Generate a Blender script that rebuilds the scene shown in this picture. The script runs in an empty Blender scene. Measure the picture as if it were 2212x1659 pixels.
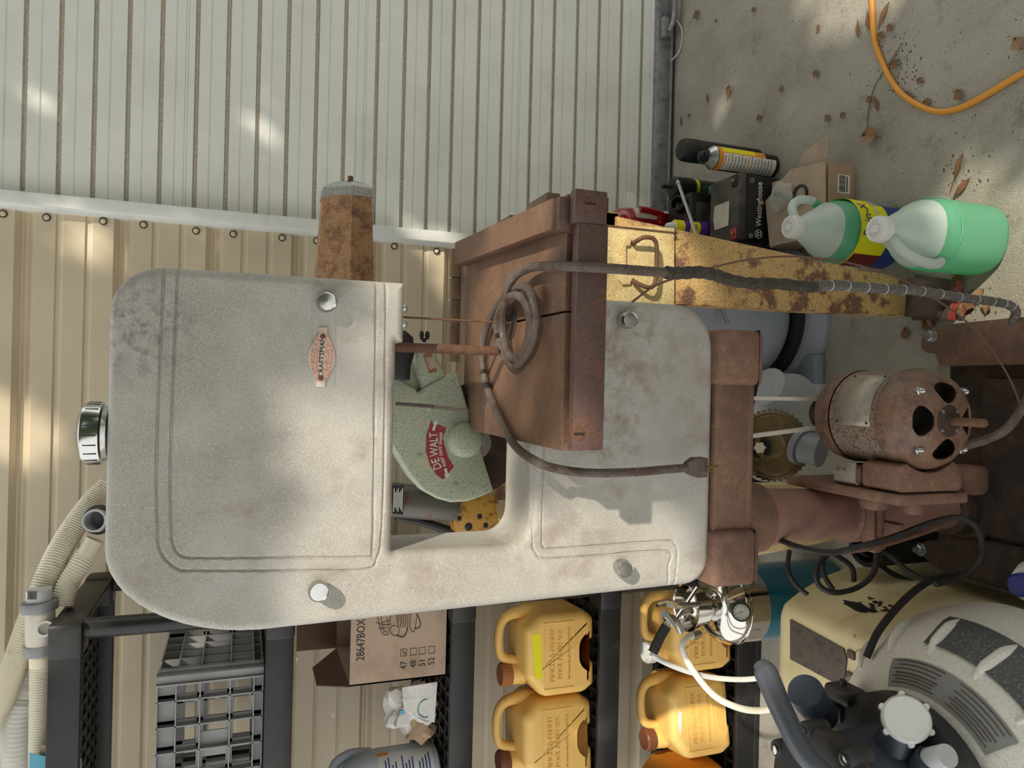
import bpy, bmesh, math, random
import numpy as np
from mathutils import Vector, Matrix
random.seed(7); np.random.seed(7)
sc = bpy.context.scene
col = sc.collection

# ------------------------------------------------------------------ camera
FPX, PITCH, ROLL, HCAM = 1600.0, math.radians(20), math.radians(1.35), 1.485
Fv = Vector((0, math.cos(PITCH), -math.sin(PITCH)))
D0 = Vector((0, -math.sin(PITCH), -math.cos(PITCH)))
X0 = Vector((1, 0, 0))
Uv = math.cos(ROLL)*X0 - math.sin(ROLL)*D0      # towards the top edge of the (sideways) photograph
Vv = math.sin(ROLL)*X0 + math.cos(ROLL)*D0      # towards its right edge
CAM = Vector((0, 0, HCAM))
cd = bpy.data.cameras.new('camera'); cam = bpy.data.objects.new('camera', cd); col.objects.link(cam)
cd.sensor_fit = 'HORIZONTAL'; cd.sensor_width = 36.0; cd.lens = 36.0*FPX/2212.0
cd.clip_start = .02
m = Matrix((Vv, Uv, -Fv)).transposed().to_4x4(); m.translation = CAM
cam.matrix_world = m
sc.camera = cam

def ray(x, y): return Fv + Uv*((829.5-y)/FPX) + Vv*((x-1106)/FPX)
def at(x, y, Y):            # measured point of the photograph standing at depth Y
    k = ray(x, y); return CAM + k*(Y/k.y)
def onz(x, y, z=0.0):       # measured point lying at height z
    k = ray(x, y); return CAM + k*((z-HCAM)/k.z)

# ------------------------------------------------------------------ world, sun, exposure
w = bpy.data.worlds.new('sky'); sc.world = w; w.use_nodes = True
bg = w.node_tree.nodes['Background']
bg.inputs[0].default_value = (1.0, .99, .965, 1); bg.inputs[1].default_value = .95
SUN = Vector((.47, -.62, .63)).normalized()
sl = bpy.data.lights.new('sun', 'SUN'); sl.energy = 2.5; sl.angle = math.radians(1.0); sl.color = (1, .91, .76)
so = bpy.data.objects.new('sun', sl); col.objects.link(so)
so.rotation_euler = SUN.to_track_quat('Z', 'Y').to_euler(); so.location = (4, -5, 6)
vs = sc.view_settings
vs.view_transform = 'Standard'; vs.look = 'None'; vs.gamma = 1.0; vs.use_curve_mapping = False
vs.exposure = .74

# ------------------------------------------------------------------ materials
def lin(c):
    if len(c) == 4: c = c[:3]
    o = []
    for v in c:
        v = v/255.0
        o.append(v/12.92 if v <= .04045 else ((v+.055)/1.055)**2.4)
    return (*o, 1)
def M(name, base, layers=(), rough=.6, metal=0.0, bump=None, spec=.5, rl=None, sss=0.0, trans=0.0, emit=None, coat=0.0, alpha=None):
    """base / layer colours in sRGB 0-255; layers = (colour, noise scale, lo, hi[, detail])"""
    mt = bpy.data.materials.new(name); mt.use_nodes = True
    nt = mt.node_tree; N = nt.nodes; L = nt.links; b = N['Principled BSDF']
    b.inputs['Roughness'].default_value = rough; b.inputs['Metallic'].default_value = metal
    b.inputs['Specular IOR Level'].default_value = spec
    b.inputs['Coat Weight'].default_value = coat
    if trans: b.inputs['Transmission Weight'].default_value = trans
    if alpha is not None: b.inputs['Alpha'].default_value = alpha
    if sss:
        b.inputs['Subsurface Weight'].default_value = sss; b.inputs['Subsurface Radius'].default_value = (.05, .06, .05); b.inputs['Subsurface Scale'].default_value = .6
    tc = N.new('ShaderNodeTexCoord')
    cur = None
    for i, l in enumerate(layers):
        n = N.new('ShaderNodeTexNoise'); L.new(tc.outputs['Object'], n.inputs['Vector'])
        n.inputs['Scale'].default_value = l[1]; n.inputs['Detail'].default_value = l[4] if len(l) > 4 else 4
        n.inputs['Roughness'].default_value = .62
        r = N.new('ShaderNodeMapRange'); r.inputs[1].default_value = l[2]; r.inputs[2].default_value = l[3]; L.new(n.outputs[0], r.inputs[0])
        mx = N.new('ShaderNodeMix'); mx.data_type = 'RGBA'
        L.new(r.outputs[0], mx.inputs['Factor'])
        if cur is None: mx.inputs[6].default_value = lin(base)
        else: L.new(cur, mx.inputs[6])
        mx.inputs[7].default_value = lin(l[0]); cur = mx.outputs[2]
        if rl is not None and i == rl[0]:
            rr = N.new('ShaderNodeMapRange'); rr.inputs[3].default_value = rough; rr.inputs[4].default_value = rl[1]
            L.new(r.outputs[0], rr.inputs[0]); L.new(rr.outputs[0], b.inputs['Roughness'])
    if cur is None: b.inputs['Base Color'].default_value = lin(base)
    else: L.new(cur, b.inputs['Base Color'])
    if bump:
        n = N.new('ShaderNodeTexNoise'); L.new(tc.outputs['Object'], n.inputs['Vector']); n.inputs['Scale'].default_value = bump[0]
        n.inputs['Detail'].default_value = 3
        bp = N.new('ShaderNodeBump'); bp.inputs['Strength'].default_value = bump[1]; bp.inputs['Distance'].default_value = bump[2] if len(bump) > 2 else .002
        L.new(n.outputs[0], bp.inputs['Height']); L.new(bp.outputs[0], b.inputs['Normal'])
    if emit:
        b.inputs['Emission Color'].default_value = lin(emit[0]); b.inputs['Emission Strength'].default_value = emit[1]
    return mt
def milky(name, base, tcol, mix=.5, rough=.35):
    """thin translucent polyethylene wall"""
    mt = M(name, base, rough=rough); nt = mt.node_tree; N = nt.nodes; L = nt.links
    t = N.new('ShaderNodeBsdfTranslucent'); t.inputs[0].default_value = lin(tcol)
    ms = N.new('ShaderNodeMixShader'); ms.inputs[0].default_value = mix
    L.new(N['Principled BSDF'].outputs[0], ms.inputs[1]); L.new(t.outputs[0], ms.inputs[2]); L.new(ms.outputs[0], N['Material Output'].inputs[0])
    return mt

m_saw = M('hammered_grey_paint', (182, 179, 172), [((162, 157, 149), 7, .40, .64, 6), ((208, 205, 198), 760, .46, .78, 2), ((124, 118, 109), 900, .52, .76, 2), ((150, 134, 119), 11, .56, .76, 7)], rough=.45, bump=(560, .5, .0012), rl=(0, .6))
m_dust = M('dusty_grey_paint', (172, 168, 160), [((125, 116, 106), 16, .5, .66, 6), ((205, 203, 197), 300, .52, .7, 2)], rough=.6, bump=(500, .35, .001))
m_iron = M('brown_patinated_iron', (114, 86, 67), [((98, 72, 56), 22, .4, .65), ((140, 110, 88), 400, .55, .75, 2)], rough=.55, bump=(700, .35, .0008))
m_ironp = M('rusty_purple_iron', (92, 68, 62), [((106, 74, 58), 40, .5, .68), ((72, 52, 46), 200, .5, .7)], rough=.5, bump=(500, .3, .0008))
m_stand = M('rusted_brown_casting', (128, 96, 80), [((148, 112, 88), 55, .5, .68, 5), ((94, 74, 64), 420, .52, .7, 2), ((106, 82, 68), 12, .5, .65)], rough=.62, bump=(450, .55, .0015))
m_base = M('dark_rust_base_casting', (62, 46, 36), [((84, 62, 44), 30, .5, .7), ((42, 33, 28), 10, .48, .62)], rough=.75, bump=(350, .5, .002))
m_pipe = M('maroon_painted_pipe', (146, 110, 98), [((156, 122, 102), 30, .55, .72), ((126, 94, 84), 15, .45, .65)], rough=.5, bump=(300, .1, .0006))
m_rust = M('orange_rust', (104, 72, 54), [((132, 94, 66), 120, .52, .64, 5), ((82, 58, 46), 60, .5, .66)], rough=.75, bump=(500, .5, .001))
m_armr = M('rusted_arm_steel', (158, 122, 86), [((138, 88, 56), 60, .46, .6, 6), ((192, 162, 116), 380, .56, .66, 2), ((112, 78, 58), 25, .52, .66)], rough=.7, bump=(450, .4, .001))
m_yel = M('rust_speckled_yellow_paint', (226, 206, 152), [((204, 172, 116), 24, .5, .7, 6), ((168, 128, 82), 420, .57, .66, 2), ((112, 80, 58), 520, .63, .69, 1)], rough=.55, bump=(300, .25, .001))
m_yel2 = M('heavily_rusted_yellow_paint', (214, 182, 122), [((178, 134, 80), 260, .44, .62, 4), ((112, 78, 62), 20, .50, .58, 10), ((206, 168, 108), 420, .58, .66, 2), ((116, 82, 62), 480, .62, .68, 1)], rough=.58, bump=(300, .3, .001))
m_yel3 = M('ochre_painted_casting', (186, 140, 60), [((110, 74, 36), 60, .52, .66, 5)], rough=.5)
m_chrome = M('chrome', (190, 190, 188), [((120, 112, 100), 400, .66, .72)], rough=.22, metal=1)
m_alu = M('sandcast_aluminium', (176, 176, 172), [((130, 130, 126), 300, .5, .65)], rough=.45, metal=.6, bump=(450, .5, .0012))
m_steel = M('zinc_steel', (185, 186, 186), [((150, 146, 138), 150, .5, .7)], rough=.35, metal=.9)
m_stain = M('polished_stainless', (205, 202, 196), rough=.1, metal=1)
m_black = M('black_resin', (24, 24, 25), [((40, 40, 40), 12, .5, .75)], rough=.42)
m_blackm = M('matte_black_plastic', (26, 26, 27), [((40, 38, 36), 80, .5, .7)], rough=.55)
m_rubber = M('black_rubber', (34, 33, 33), [((70, 64, 58), 60, .55, .75)], rough=.55)
m_cord = M('dusty_brown_rubber_cord', (92, 80, 72), [((124, 112, 104), 160, .55, .72), ((72, 58, 50), 30, .5, .66)], rough=.6)
m_tape = M('grubby_black_tape', (56, 50, 45), [((84, 76, 68), 120, .52, .7)], rough=.6, bump=(200, .4, .001))
m_gtape = M('grey_cloth_tape', (92, 88, 84), [((128, 122, 114), 140, .52, .7)], rough=.7)
m_green = M('green_hammertone', (180, 190, 168), [((128, 140, 122), 520, .52, .64, 1), ((208, 212, 190), 480, .58, .7, 1), ((190, 188, 150), 14, .52, .7)], rough=.45, bump=(500, .25, .0008))
m_red = M('red_decal', (158, 48, 46), [((196, 150, 140), 200, .64, .7)], rough=.5)
m_whitep = M('white_print', (228, 226, 218), rough=.5)
m_darkp = M('black_print', (30, 28, 28), rough=.6)
m_door = M('off_white_door_steel', (236, 237, 231), [((222, 223, 215), 3, .45, .7)], rough=.42)
m_beige = M('beige_siding_steel', (208, 194, 168), [((196, 182, 156), 2.5, .45, .7)], rough=.4)
m_trimw = M('white_trim_steel', (226, 228, 224), [((206, 208, 204), 6, .5, .7)], rough=.4)
m_galv = M('galvanised_steel', (158, 160, 162), [((126, 128, 132), 30, .45, .65)], rough=.4, metal=.7)
m_conc = M('brushed_concrete', (164, 159, 147), [((148, 142, 129), 6, .42, .66, 6), ((128, 119, 106), 14, .60, .74, 7), ((176, 172, 164), 260, .56, .7, 2), ((110, 104, 95), 330, .62, .7, 2)], rough=.85, bump=(210, .35, .003))
def streaks(mt, sx, sy, strength, dist):
    nt = mt.node_tree; N = nt.nodes; L = nt.links; b = N['Principled BSDF']
    tc = next(n for n in N if n.type == 'TEX_COORD'); mp = N.new('ShaderNodeMapping'); mp.inputs['Scale'].default_value = (sx, sy, sx)
    L.new(tc.outputs['Object'], mp.inputs[0]); n = N.new('ShaderNodeTexNoise'); n.inputs['Scale'].default_value = 1; n.inputs['Detail'].default_value = 4; L.new(mp.outputs[0], n.inputs['Vector'])
    bp = N.new('ShaderNodeBump'); bp.inputs['Strength'].default_value = strength; bp.inputs['Distance'].default_value = dist
    old = b.inputs['Normal'].links[0].from_socket; L.new(n.outputs[0], bp.inputs['Height']); L.new(old, bp.inputs['Normal']); L.new(bp.outputs[0], b.inputs['Normal'])
streaks(m_conc, 420, 70, .55, .003)
m_groove = M('speckled_tan_groove', (216, 211, 198), [((178, 168, 148), 160, .42, .64, 5)], rough=.7)  # duller speckled tan, laid on every groove face of the door
m_wood = M('weathered_board', (138, 116, 94), [((112, 92, 74), 12, .45, .65), ((96, 76, 60), 60, .6, .72)], rough=.7)
m_woodd = M('old_dark_wood', (98, 84, 74), [((70, 60, 54), 20, .45, .66)], rough=.8, bump=(120, .4, .002))
m_redp = M('faded_red_paint', (168, 68, 66), [((140, 100, 92), 40, .52, .66)], rough=.7)
m_card = M('kraft_cardboard', (182, 152, 124), [((170, 140, 112), 10, .45, .66)], rough=.8)
m_card2 = M('pale_cardboard', (176, 154, 134), [((158, 136, 116), 12, .5, .7)], rough=.8)
m_cardd = M('dark_cardboard', (112, 88, 68), rough=.85)
m_tan = M('tan_polyethylene', (240, 196, 112), [((232, 184, 98), 8, .45, .68)], rough=.34)
m_orange = M('orange_polyethylene', (240, 160, 58), rough=.4)
m_cap1 = M('copper_coloured_cap', (168, 108, 60), rough=.45)
m_cap2 = M('dark_copper_cap', (122, 74, 50), rough=.45)
m_capw = M('white_plastic', (226, 226, 222), [((206, 204, 198), 40, .55, .75)], rough=.42)
m_jugw = milky('milky_polyethylene', (224, 232, 228), (225, 236, 230), .4)
m_jugg = milky('green_filled_polyethylene', (134, 200, 168), (120, 236, 180), .45, .3)
m_crate = M('grey_polypropylene', (148, 149, 150), [((132, 132, 134), 10, .45, .7)], rough=.45)
m_hose = M('cream_corrugated_hose', (238, 232, 216), [((214, 204, 184), 40, .58, .74)], rough=.45)
m_pvc = M('ivory_pvc', (222, 212, 190), rough=.4)
m_clear = M('cloudy_plastic_film', (220, 220, 212), rough=.25, alpha=.35)
m_greyp = M('grey_plastic', (128, 130, 134), rough=.45)
m_lgrey = M('pale_grey_plastic', (192, 194, 196), rough=.4)
m_tank = M('grey_white_tank', (168, 174, 186), [((150, 156, 168), 5, .45, .7)], rough=.32)
m_filter = M('speckled_white_tank', (228, 224, 214), [((208, 204, 194), 260, .52, .68, 2), ((180, 173, 160), 9, .58, .78)], rough=.6, bump=(420, .35, .0015))
m_label = M('grey_warning_label', (140, 140, 138), rough=.55)
m_labeld = M('dark_warning_label', (78, 80, 80), [((110, 112, 112), 240, .55, .62, 2)], rough=.55)
m_valve = M('slate_blue_abs', (58, 66, 80), [((78, 78, 74), 20, .55, .75)], rough=.38)
m_valvd = M('dark_grey_abs', (52, 52, 54), [((78, 72, 62), 30, .52, .7)], rough=.5)
m_handle = M('smooth_grey_lever', (84, 88, 96), [((100, 98, 94), 30, .55, .72)], rough=.35)
m_cream = M('cream_housing', (222, 208, 164), [((200, 184, 140), 6, .5, .72), ((134, 116, 86), 60, .68, .74)], rough=.5)
m_panel = M('grey_brown_panel', (92, 82, 74), [((74, 64, 58), 60, .5, .66)], rough=.6)
m_sooty = M('soot_smudge', (24, 22, 18), rough=.8)
m_teal = M('teal_lacquer', (24, 112, 140), rough=.15, metal=.25, coat=.6)
m_lid = M('smoky_amber_lid', (112, 92, 58), [((84, 68, 42), 18, .45, .66), ((140, 120, 80), 60, .6, .75)], rough=.4)
m_redg = M('red_enamel', (158, 22, 36), rough=.22, coat=.4)
m_brass = M('dirty_brass', (150, 120, 66), rough=.4, metal=.8)
m_blue = M('blue_plastic', (40, 44, 128), rough=.4)
m_cyan = M('cyan_print', (86, 168, 196), rough=.5)
m_yelp = M('yellow_print', (240, 228, 30), rough=.45)
m_orap = M('orange_print', (226, 148, 50), rough=.45)
m_purp = M('purple_plastic', (92, 40, 140), rough=.4)
m_bluew = M('pale_blue_white_hdpe', (200, 212, 226), rough=.35, sss=.1)
m_navyp = M('navy_print', (44, 64, 128), rough=.5)
m_paper = M('creased_paper', (206, 196, 182), [((188, 178, 164), 40, .5, .66)], rough=.85, bump=(60, .6, .004))
m_paperw = M('white_kraft_bag', (222, 220, 216), [((198, 196, 192), 30, .5, .66)], rough=.8, bump=(80, .5, .003))
m_ocord = M('orange_vinyl_cord', (216, 146, 46), rough=.4)
m_leaf = M('dry_brown_leaf', (124, 88, 58), [((96, 66, 46), 60, .45, .66)], rough=.75)
m_leaf2 = M('tan_dry_leaf', (150, 118, 86), [((126, 96, 70), 60, .45, .66)], rough=.75)
m_twig = M('brown_wire', (112, 84, 66), rough=.7)
m_belt = M('frayed_canvas_belt', (206, 200, 184), rough=.8)
m_motor = M('brown_rusty_motor_enamel', (116, 88, 72), [((148, 122, 102), 420, .54, .66, 3), ((92, 70, 58), 40, .48, .64)], rough=.5, bump=(400, .3, .001))
m_motorm = M('worn_grey_motor_shell', (134, 118, 104), [((84, 62, 48), 240, .5, .6, 3)], rough=.5)
m_plate = M('dull_aluminium_plate', (166, 158, 144), [((146, 136, 120), 60, .5, .66)], rough=.5, metal=.3)
m_foliage = M('tree_leaves', (70, 96, 44), rough=.6)
m_bark = M('tree_bark', (92, 78, 64), rough=.9)
m_glassy = M('clear_bag', (210, 214, 206), rough=.1, alpha=.35)

# ------------------------------------------------------------------ mesh helpers
WL = {}
def mk(name, vf, mat, parent=None, smooth=True, angle=35, origin=None):
    vs_, fs_ = vf
    vs_ = [Vector(v) for v in vs_]
    lo = Vector([min(v[i] for v in vs_) for i in range(3)]); hi = Vector([max(v[i] for v in vs_) for i in range(3)])
    o3 = Vector(origin) if origin is not None else Vector(((lo.x+hi.x)/2, (lo.y+hi.y)/2, lo.z))
    me = bpy.data.meshes.new(name)
    me.from_pydata([v-o3 for v in vs_], [], fs_)
    me.validate()
    bm = bmesh.new(); bm.from_mesh(me); bmesh.ops.recalc_face_normals(bm, faces=bm.faces); bm.to_mesh(me); bm.free()
    if smooth:
        for p in me.polygons: p.use_smooth = True
        me.set_sharp_from_angle(angle=math.radians(angle))
    me.materials.append(mat)
    ob = bpy.data.objects.new(name, me); col.objects.link(ob)
    WL[ob] = o3
    if parent is not None:
        ob.parent = parent; ob.location = o3-WL[parent]
    else: ob.location = o3
    return ob
def thing(name, loc, label, cat, group=None):
    ob = bpy.data.objects.new(name, None); col.objects.link(ob); ob.location = loc; WL[ob] = Vector(loc)
    ob.empty_display_size = .05
    return tag(ob, label, cat, group)
def tag(ob, label, cat, group=None):
    ob['label'] = label; ob['category'] = cat
    if group: ob['group'] = group
    return ob
def struct(ob, label, cat):
    ob['kind'] = 'structure'; ob['label'] = label; ob['category'] = cat; return ob
def ctree(o, parent=None):
    c = o.copy(); col.objects.link(c); c.parent = parent
    WL[c] = WL.get(o, Vector((0, 0, 0)))
    for k in list(o.children): ctree(k, c)
    return c
def join(*gs):
    V, Fc = [], []
    for v, f in gs:
        n = len(V); V += list(v); Fc += [tuple(i+n for i in q) for q in f]
    return V, Fc
def xf(g, mtx):
    return [mtx @ Vector(v) for v in g[0]], g[1]
def box(x0, x1, y0, y1, z0, z1, bev=0.0, seg=2):
    bm = bmesh.new(); bmesh.ops.create_cube(bm, size=1)
    for v in bm.verts:
        v.co = Vector(((x0+x1)/2+v.co.x*(x1-x0), (y0+y1)/2+v.co.y*(y1-y0), (z0+z1)/2+v.co.z*(z1-z0)))
    if bev: bmesh.ops.bevel(bm, geom=bm.edges[:], offset=bev, segments=seg, affect='EDGES', profile=.5)
    return frombm(bm)
def frombm(bm):
    bm.verts.index_update()
    g = [v.co.copy() for v in bm.verts], [tuple(v.index for v in f.verts) for f in bm.faces]
    bm.free(); return g
def basis(n, hint=None):
    n = Vector(n).normalized()
    h = Vector(hint) if hint else (Vector((0, 0, 1)) if abs(n.z) < .9 else Vector((1, 0, 0)))
    a = (h - n*h.dot(n)).normalized(); b = n.cross(a)
    return a, b, n
def lathe(prof, o=(0, 0, 0), axis=(0, 0, 1), seg=24, cap=True, sweep=None):
    """profile (radius, distance along axis)"""
    a, b, n = basis(axis); o = Vector(o); V = []; Fc = []
    for r, h in prof:
        for i in range(seg):
            t = 2*math.pi*i/seg
            V.append(o + n*h + (a*math.cos(t)+b*math.sin(t))*r)
    for j in range(len(prof)-1):
        for i in range(seg):
            k = (i+1) % seg
            Fc.append((j*seg+i, j*seg+k, (j+1)*seg+k, (j+1)*seg+i))
    if cap:
        if prof[0][0] > 1e-5: Fc.append(tuple(range(seg))[::-1])
        if prof[-1][0] > 1e-5: Fc.append(tuple((len(prof)-1)*seg+i for i in range(seg)))
    return V, Fc
def cyl(p0, p1, r, seg=16, bev=0.0, r1=None):
    p0, p1 = Vector(p0), Vector(p1); d = p1-p0; L = d.length; r1 = r if r1 is None else r1
    pr = [(r, 0), (r1, L)] if not bev else [(max(r-bev, 1e-4), 0), (r-.3*bev, bev*.3), (r, bev), (r1, L-bev), (r1-.3*bev, L-bev*.3), (max(r1-bev, 1e-4), L)]
    return lathe(pr, p0, d, seg)
def spline(pts, n=6, closed=False):
    P = [Vector(p) for p in pts]; out = []
    N_ = len(P)
    rng = range(N_ if closed else N_-1)
    for i in rng:
        p0 = P[(i-1) % N_] if closed or i > 0 else P[0]*2-P[1]
        p1 = P[i]; p2 = P[(i+1) % N_]
        p3 = P[(i+2) % N_] if closed or i+2 < N_ else P[-1]*2-P[-2]
        for k in range(n):
            t = k/n
            out.append(.5*((2*p1)+(p2-p0)*t+(2*p0-5*p1+4*p2-p3)*t*t+(3*p1-p0-3*p2+p3)*t**3))
    if not closed: out.append(P[-1])
    return out
def tube(pts, r, seg=8, n=6, sm=True, closed=False, cap=True, rf=None):
    P = spline(pts, n, closed) if sm else [Vector(p) for p in pts]
    N_ = len(P); V = []; Fc = []
    t0 = (P[1]-P[0]).normalized(); a, b, _ = basis(t0)
    for i, p in enumerate(P):
        if closed: t = (P[(i+1) % N_]-P[i-1]).normalized()
        else: t = (P[min(i+1, N_-1)]-P[max(i-1, 0)]).normalized()
        a = (a - t*a.dot(t)).normalized(); b = t.cross(a)
        rr = rf(i/(N_-1), i) if rf else (r if not hasattr(r, '__len__') else np.interp(i/(N_-1), np.linspace(0, 1, len(r)), r))
        for k in range(seg):
            u = 2*math.pi*k/seg; V.append(p+(a*math.cos(u)+b*math.sin(u))*rr)
    for i in range(N_ if closed else N_-1):
        for k in range(seg):
            j = (i+1) % N_
            Fc.append((i*seg+k, i*seg+(k+1) % seg, j*seg+(k+1) % seg, j*seg+k))
    if cap and not closed:
        Fc.append(tuple(range(seg))[::-1]); Fc.append(tuple((N_-1)*seg+k for k in range(seg)))
    return V, Fc
def hosetube(pts, r, pitch=.007, amp=.09, seg=12):
    P = spline(pts, 24); L = 0; Q = [P[0]]; step = pitch/2
    acc = 0
    for i in range(1, len(P)):
        d = (P[i]-P[i-1]).length
        while acc+d >= step:
            t = (step-acc)/d; P0 = P[i-1].lerp(P[i], t); Q.append(P0); P[i-1] = P0; d = (P[i]-P0).length; acc = 0
        acc += d
    return tube(Q, r, seg, sm=False, rf=lambda f, i: r*(1+amp*(1 if i % 2 else -1)))
def rpoly(pts, seg=6):
    """polygon with rounded corners: (x, y[, radius])"""
    out = []; n = len(pts)
    for i in range(n):
        p = Vector(pts[i][:2]); r = pts[i][2] if len(pts[i]) > 2 else 0
        if not r: out.append(p); continue
        a = (Vector(pts[i-1][:2])-p); b = (Vector(pts[(i+1) % n][:2])-p)
        la, lb = a.length, b.length; a.normalize(); b.normalize()
        ang = math.acos(max(-1, min(1, a.dot(b)))); d = min(r/math.tan(ang/2), la*.49, lb*.49); rr = d*math.tan(ang/2)
        c = p+(a+b).normalized()*(rr/math.sin(ang/2))
        s = p+a*d-c; e = p+b*d-c
        for k in range(seg+1):
            t = k/seg; q = (s*(1-t)+e*t)
            # slerp by angle
            a0 = math.atan2(s.y, s.x); a1 = math.atan2(e.y, e.x); da = (a1-a0+math.pi) % (2*math.pi)-math.pi
            out.append(c+Vector((math.cos(a0+da*t), math.sin(a0+da*t)))*rr)
    return [(q.x, q.y) for q in out]
def prism(poly, o, ux, uy, depth, bev=0.0, seg=2):
    """flat polygon (in the frame o, ux, uy) extruded by depth along ux x uy"""
    o, ux, uy = Vector(o), Vector(ux).normalized(), Vector(uy).normalized(); n = ux.cross(uy).normalized()
    bm = bmesh.new()
    vs0 = [bm.verts.new(o+ux*p[0]+uy*p[1]) for p in poly]
    f = bm.faces.new(vs0)
    r = bmesh.ops.extrude_face_region(bm, geom=[f])
    vv = [e for e in r['geom'] if isinstance(e, bmesh.types.BMVert)]
    bmesh.ops.translate(bm, verts=vv, vec=n*depth)
    if bev:
        bm.normal_update()
        top = [e for e in bm.edges if all(v in set(vv) for v in e.verts)]
        bot = [e for e in bm.edges if all(v in set(vs0) for v in e.verts)]
        bmesh.ops.bevel(bm, geom=top+bot, offset=bev, segments=seg, affect='EDGES', profile=.5)
    big = [q for q in bm.faces if len(q.verts) > 4]
    if big: bmesh.ops.triangulate(bm, faces=big)
    return frombm(bm)
XZ = (Vector((1, 0, 0)), Vector((0, 0, 1)))     # facing the camera; prism with these grows towards -Y
def front(poly, y, depth, bev=0.0):             # polygon in X,Z whose front face is at y, thickness goes away from the camera
    return prism(poly, (0, y+depth, 0), *XZ, depth, bev)
def sdpoly(PX, PZ, poly, closed=True):
    """unsigned distance, nearest point and inside mask of grid points to a polygon / polyline"""
    poly = np.array(poly); n = len(poly); best = np.full(PX.shape, 1e9); nx = PX.copy(); nz = PZ.copy(); ins = np.zeros(PX.shape, bool)
    for i in range(n if closed else n-1):
        a = poly[i]; b = poly[(i+1) % n]; d = b-a; L2 = max(d@d, 1e-12)
        t = np.clip(((PX-a[0])*d[0]+(PZ-a[1])*d[1])/L2, 0, 1); qx = a[0]+t*d[0]; qz = a[1]+t*d[1]
        dd = np.hypot(PX-qx, PZ-qz); k = dd < best
        best[k] = dd[k]; nx[k] = qx[k]; nz[k] = qz[k]
        if closed and abs(d[1]) > 1e-9:
            c = ((a[1] > PZ) != (b[1] > PZ)) & (PX < d[0]*(PZ-a[1])/d[1]+a[0]); ins ^= c
    return best, nx, nz, ins
def relief(poly, y0, y1, er, grooves=(), res=.002, extra=None):
    P = np.array(poly); lo = P.min(0)-res*1.5; hi = P.max(0)+res*1.5
    gx = np.arange(lo[0], hi[0], res); gz = np.arange(lo[1], hi[1], res)
    PX, PZ = np.meshgrid(gx, gz)
    d, nx, nz, ins = sdpoly(PX, PZ, poly)
    cin = ins[:-1, :-1].astype(int)+ins[1:, :-1]+ins[:-1, 1:]+ins[1:, 1:]
    cell = cin >= 2
    use = np.zeros(PX.shape, bool)
    for a in (0, 1):
        for b in (0, 1): use[a:use.shape[0]-1+a, b:use.shape[1]-1+b] |= cell
    out = use & ~ins
    d = np.where(ins, d, 0); PX = np.where(out, nx, PX); PZ = np.where(out, nz, PZ)
    # pull border vertices of the kept cells exactly onto the outline
    cnt = np.zeros(PX.shape, int)
    for a in (0, 1):
        for b in (0, 1): cnt[a:cnt.shape[0]-1+a, b:cnt.shape[1]-1+b] += cell
    brd = use & (cnt < 4)
    PX = np.where(brd, nx, PX); PZ = np.where(brd, nz, PZ); d = np.where(brd, 0, d)
    k = np.clip(1-d/er, 0, 1); Yv = y0+er*(1-np.sqrt(1-k*k))
    for line, wd, dp in grooves:
        q, _, _, _ = sdpoly(PX, PZ, line, False); g = np.clip(1-(q/wd)**2, 0, 1); Yv += dp*g
    if extra is not None: Yv += extra(PX, PZ)
    idx = -np.ones(PX.shape, int); idx[use] = np.arange(use.sum())
    V = list(map(tuple, np.stack([PX[use], Yv[use], PZ[use]], 1)))
    r, c = np.where(cell)
    Fc = list(map(tuple, np.stack([idx[r, c], idx[r, c+1], idx[r+1, c+1], idx[r+1, c]], 1)))
    n = len(V); m_ = len(poly)
    for (x, z) in poly: V.append((x, y0+er, z))
    for (x, z) in poly: V.append((x, y1, z))
    for i in range(m_):
        j = (i+1) % m_; Fc.append((n+i, n+j, n+m_+j, n+m_+i))
    Fc.append(tuple(n+m_+i for i in range(m_)))
    return V, Fc
def text(s, o, right, up, size, mat, parent, name='lettering', extrude=.0002, align='CENTER', warp=None, sx=1.0, bold=0.0):
    cu = bpy.data.curves.new('t', 'FONT'); cu.body = s; cu.size = size; cu.align_x = align; cu.align_y = 'CENTER'; cu.extrude = extrude; cu.offset = bold
    cu.resolution_u = 2
    ob = bpy.data.objects.new('t', cu); col.objects.link(ob)
    dg = bpy.context.evaluated_depsgraph_get(); me = bpy.data.meshes.new_from_object(ob.evaluated_get(dg))
    bpy.data.objects.remove(ob); bpy.data.curves.remove(cu)
    if warp: V = [warp(v.co.x*sx, v.co.y, v.co.z) for v in me.vertices]
    else:
        o, r_, u_ = Vector(o), Vector(right).normalized(), Vector(up).normalized(); n = r_.cross(u_).normalized()
        V = [o+r_*v.co.x*sx+u_*v.co.y+n*v.co.z for v in me.vertices]
    g = V, [tuple(p.vertices) for p in me.polygons]
    bpy.data.meshes.remove(me)
    return mk(name, g, mat, parent, smooth=False)
def ico(c, r, sub=2, f=None):
    bm = bmesh.new(); bmesh.ops.create_icosphere(bm, subdivisions=sub, radius=1)
    for v in bm.verts:
        k = f(v.co) if f else 1
        v.co = Vector((c[0]+v.co.x*r[0]*k, c[1]+v.co.y*r[1]*k, c[2]+v.co.z*r[2]*k))
    return frombm(bm)
def hexnut(o, axis, r, h): return lathe([(r*.9, 0), (r, h*.15), (r, h*.85), (r*.85, h)], o, axis, 6)
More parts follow.
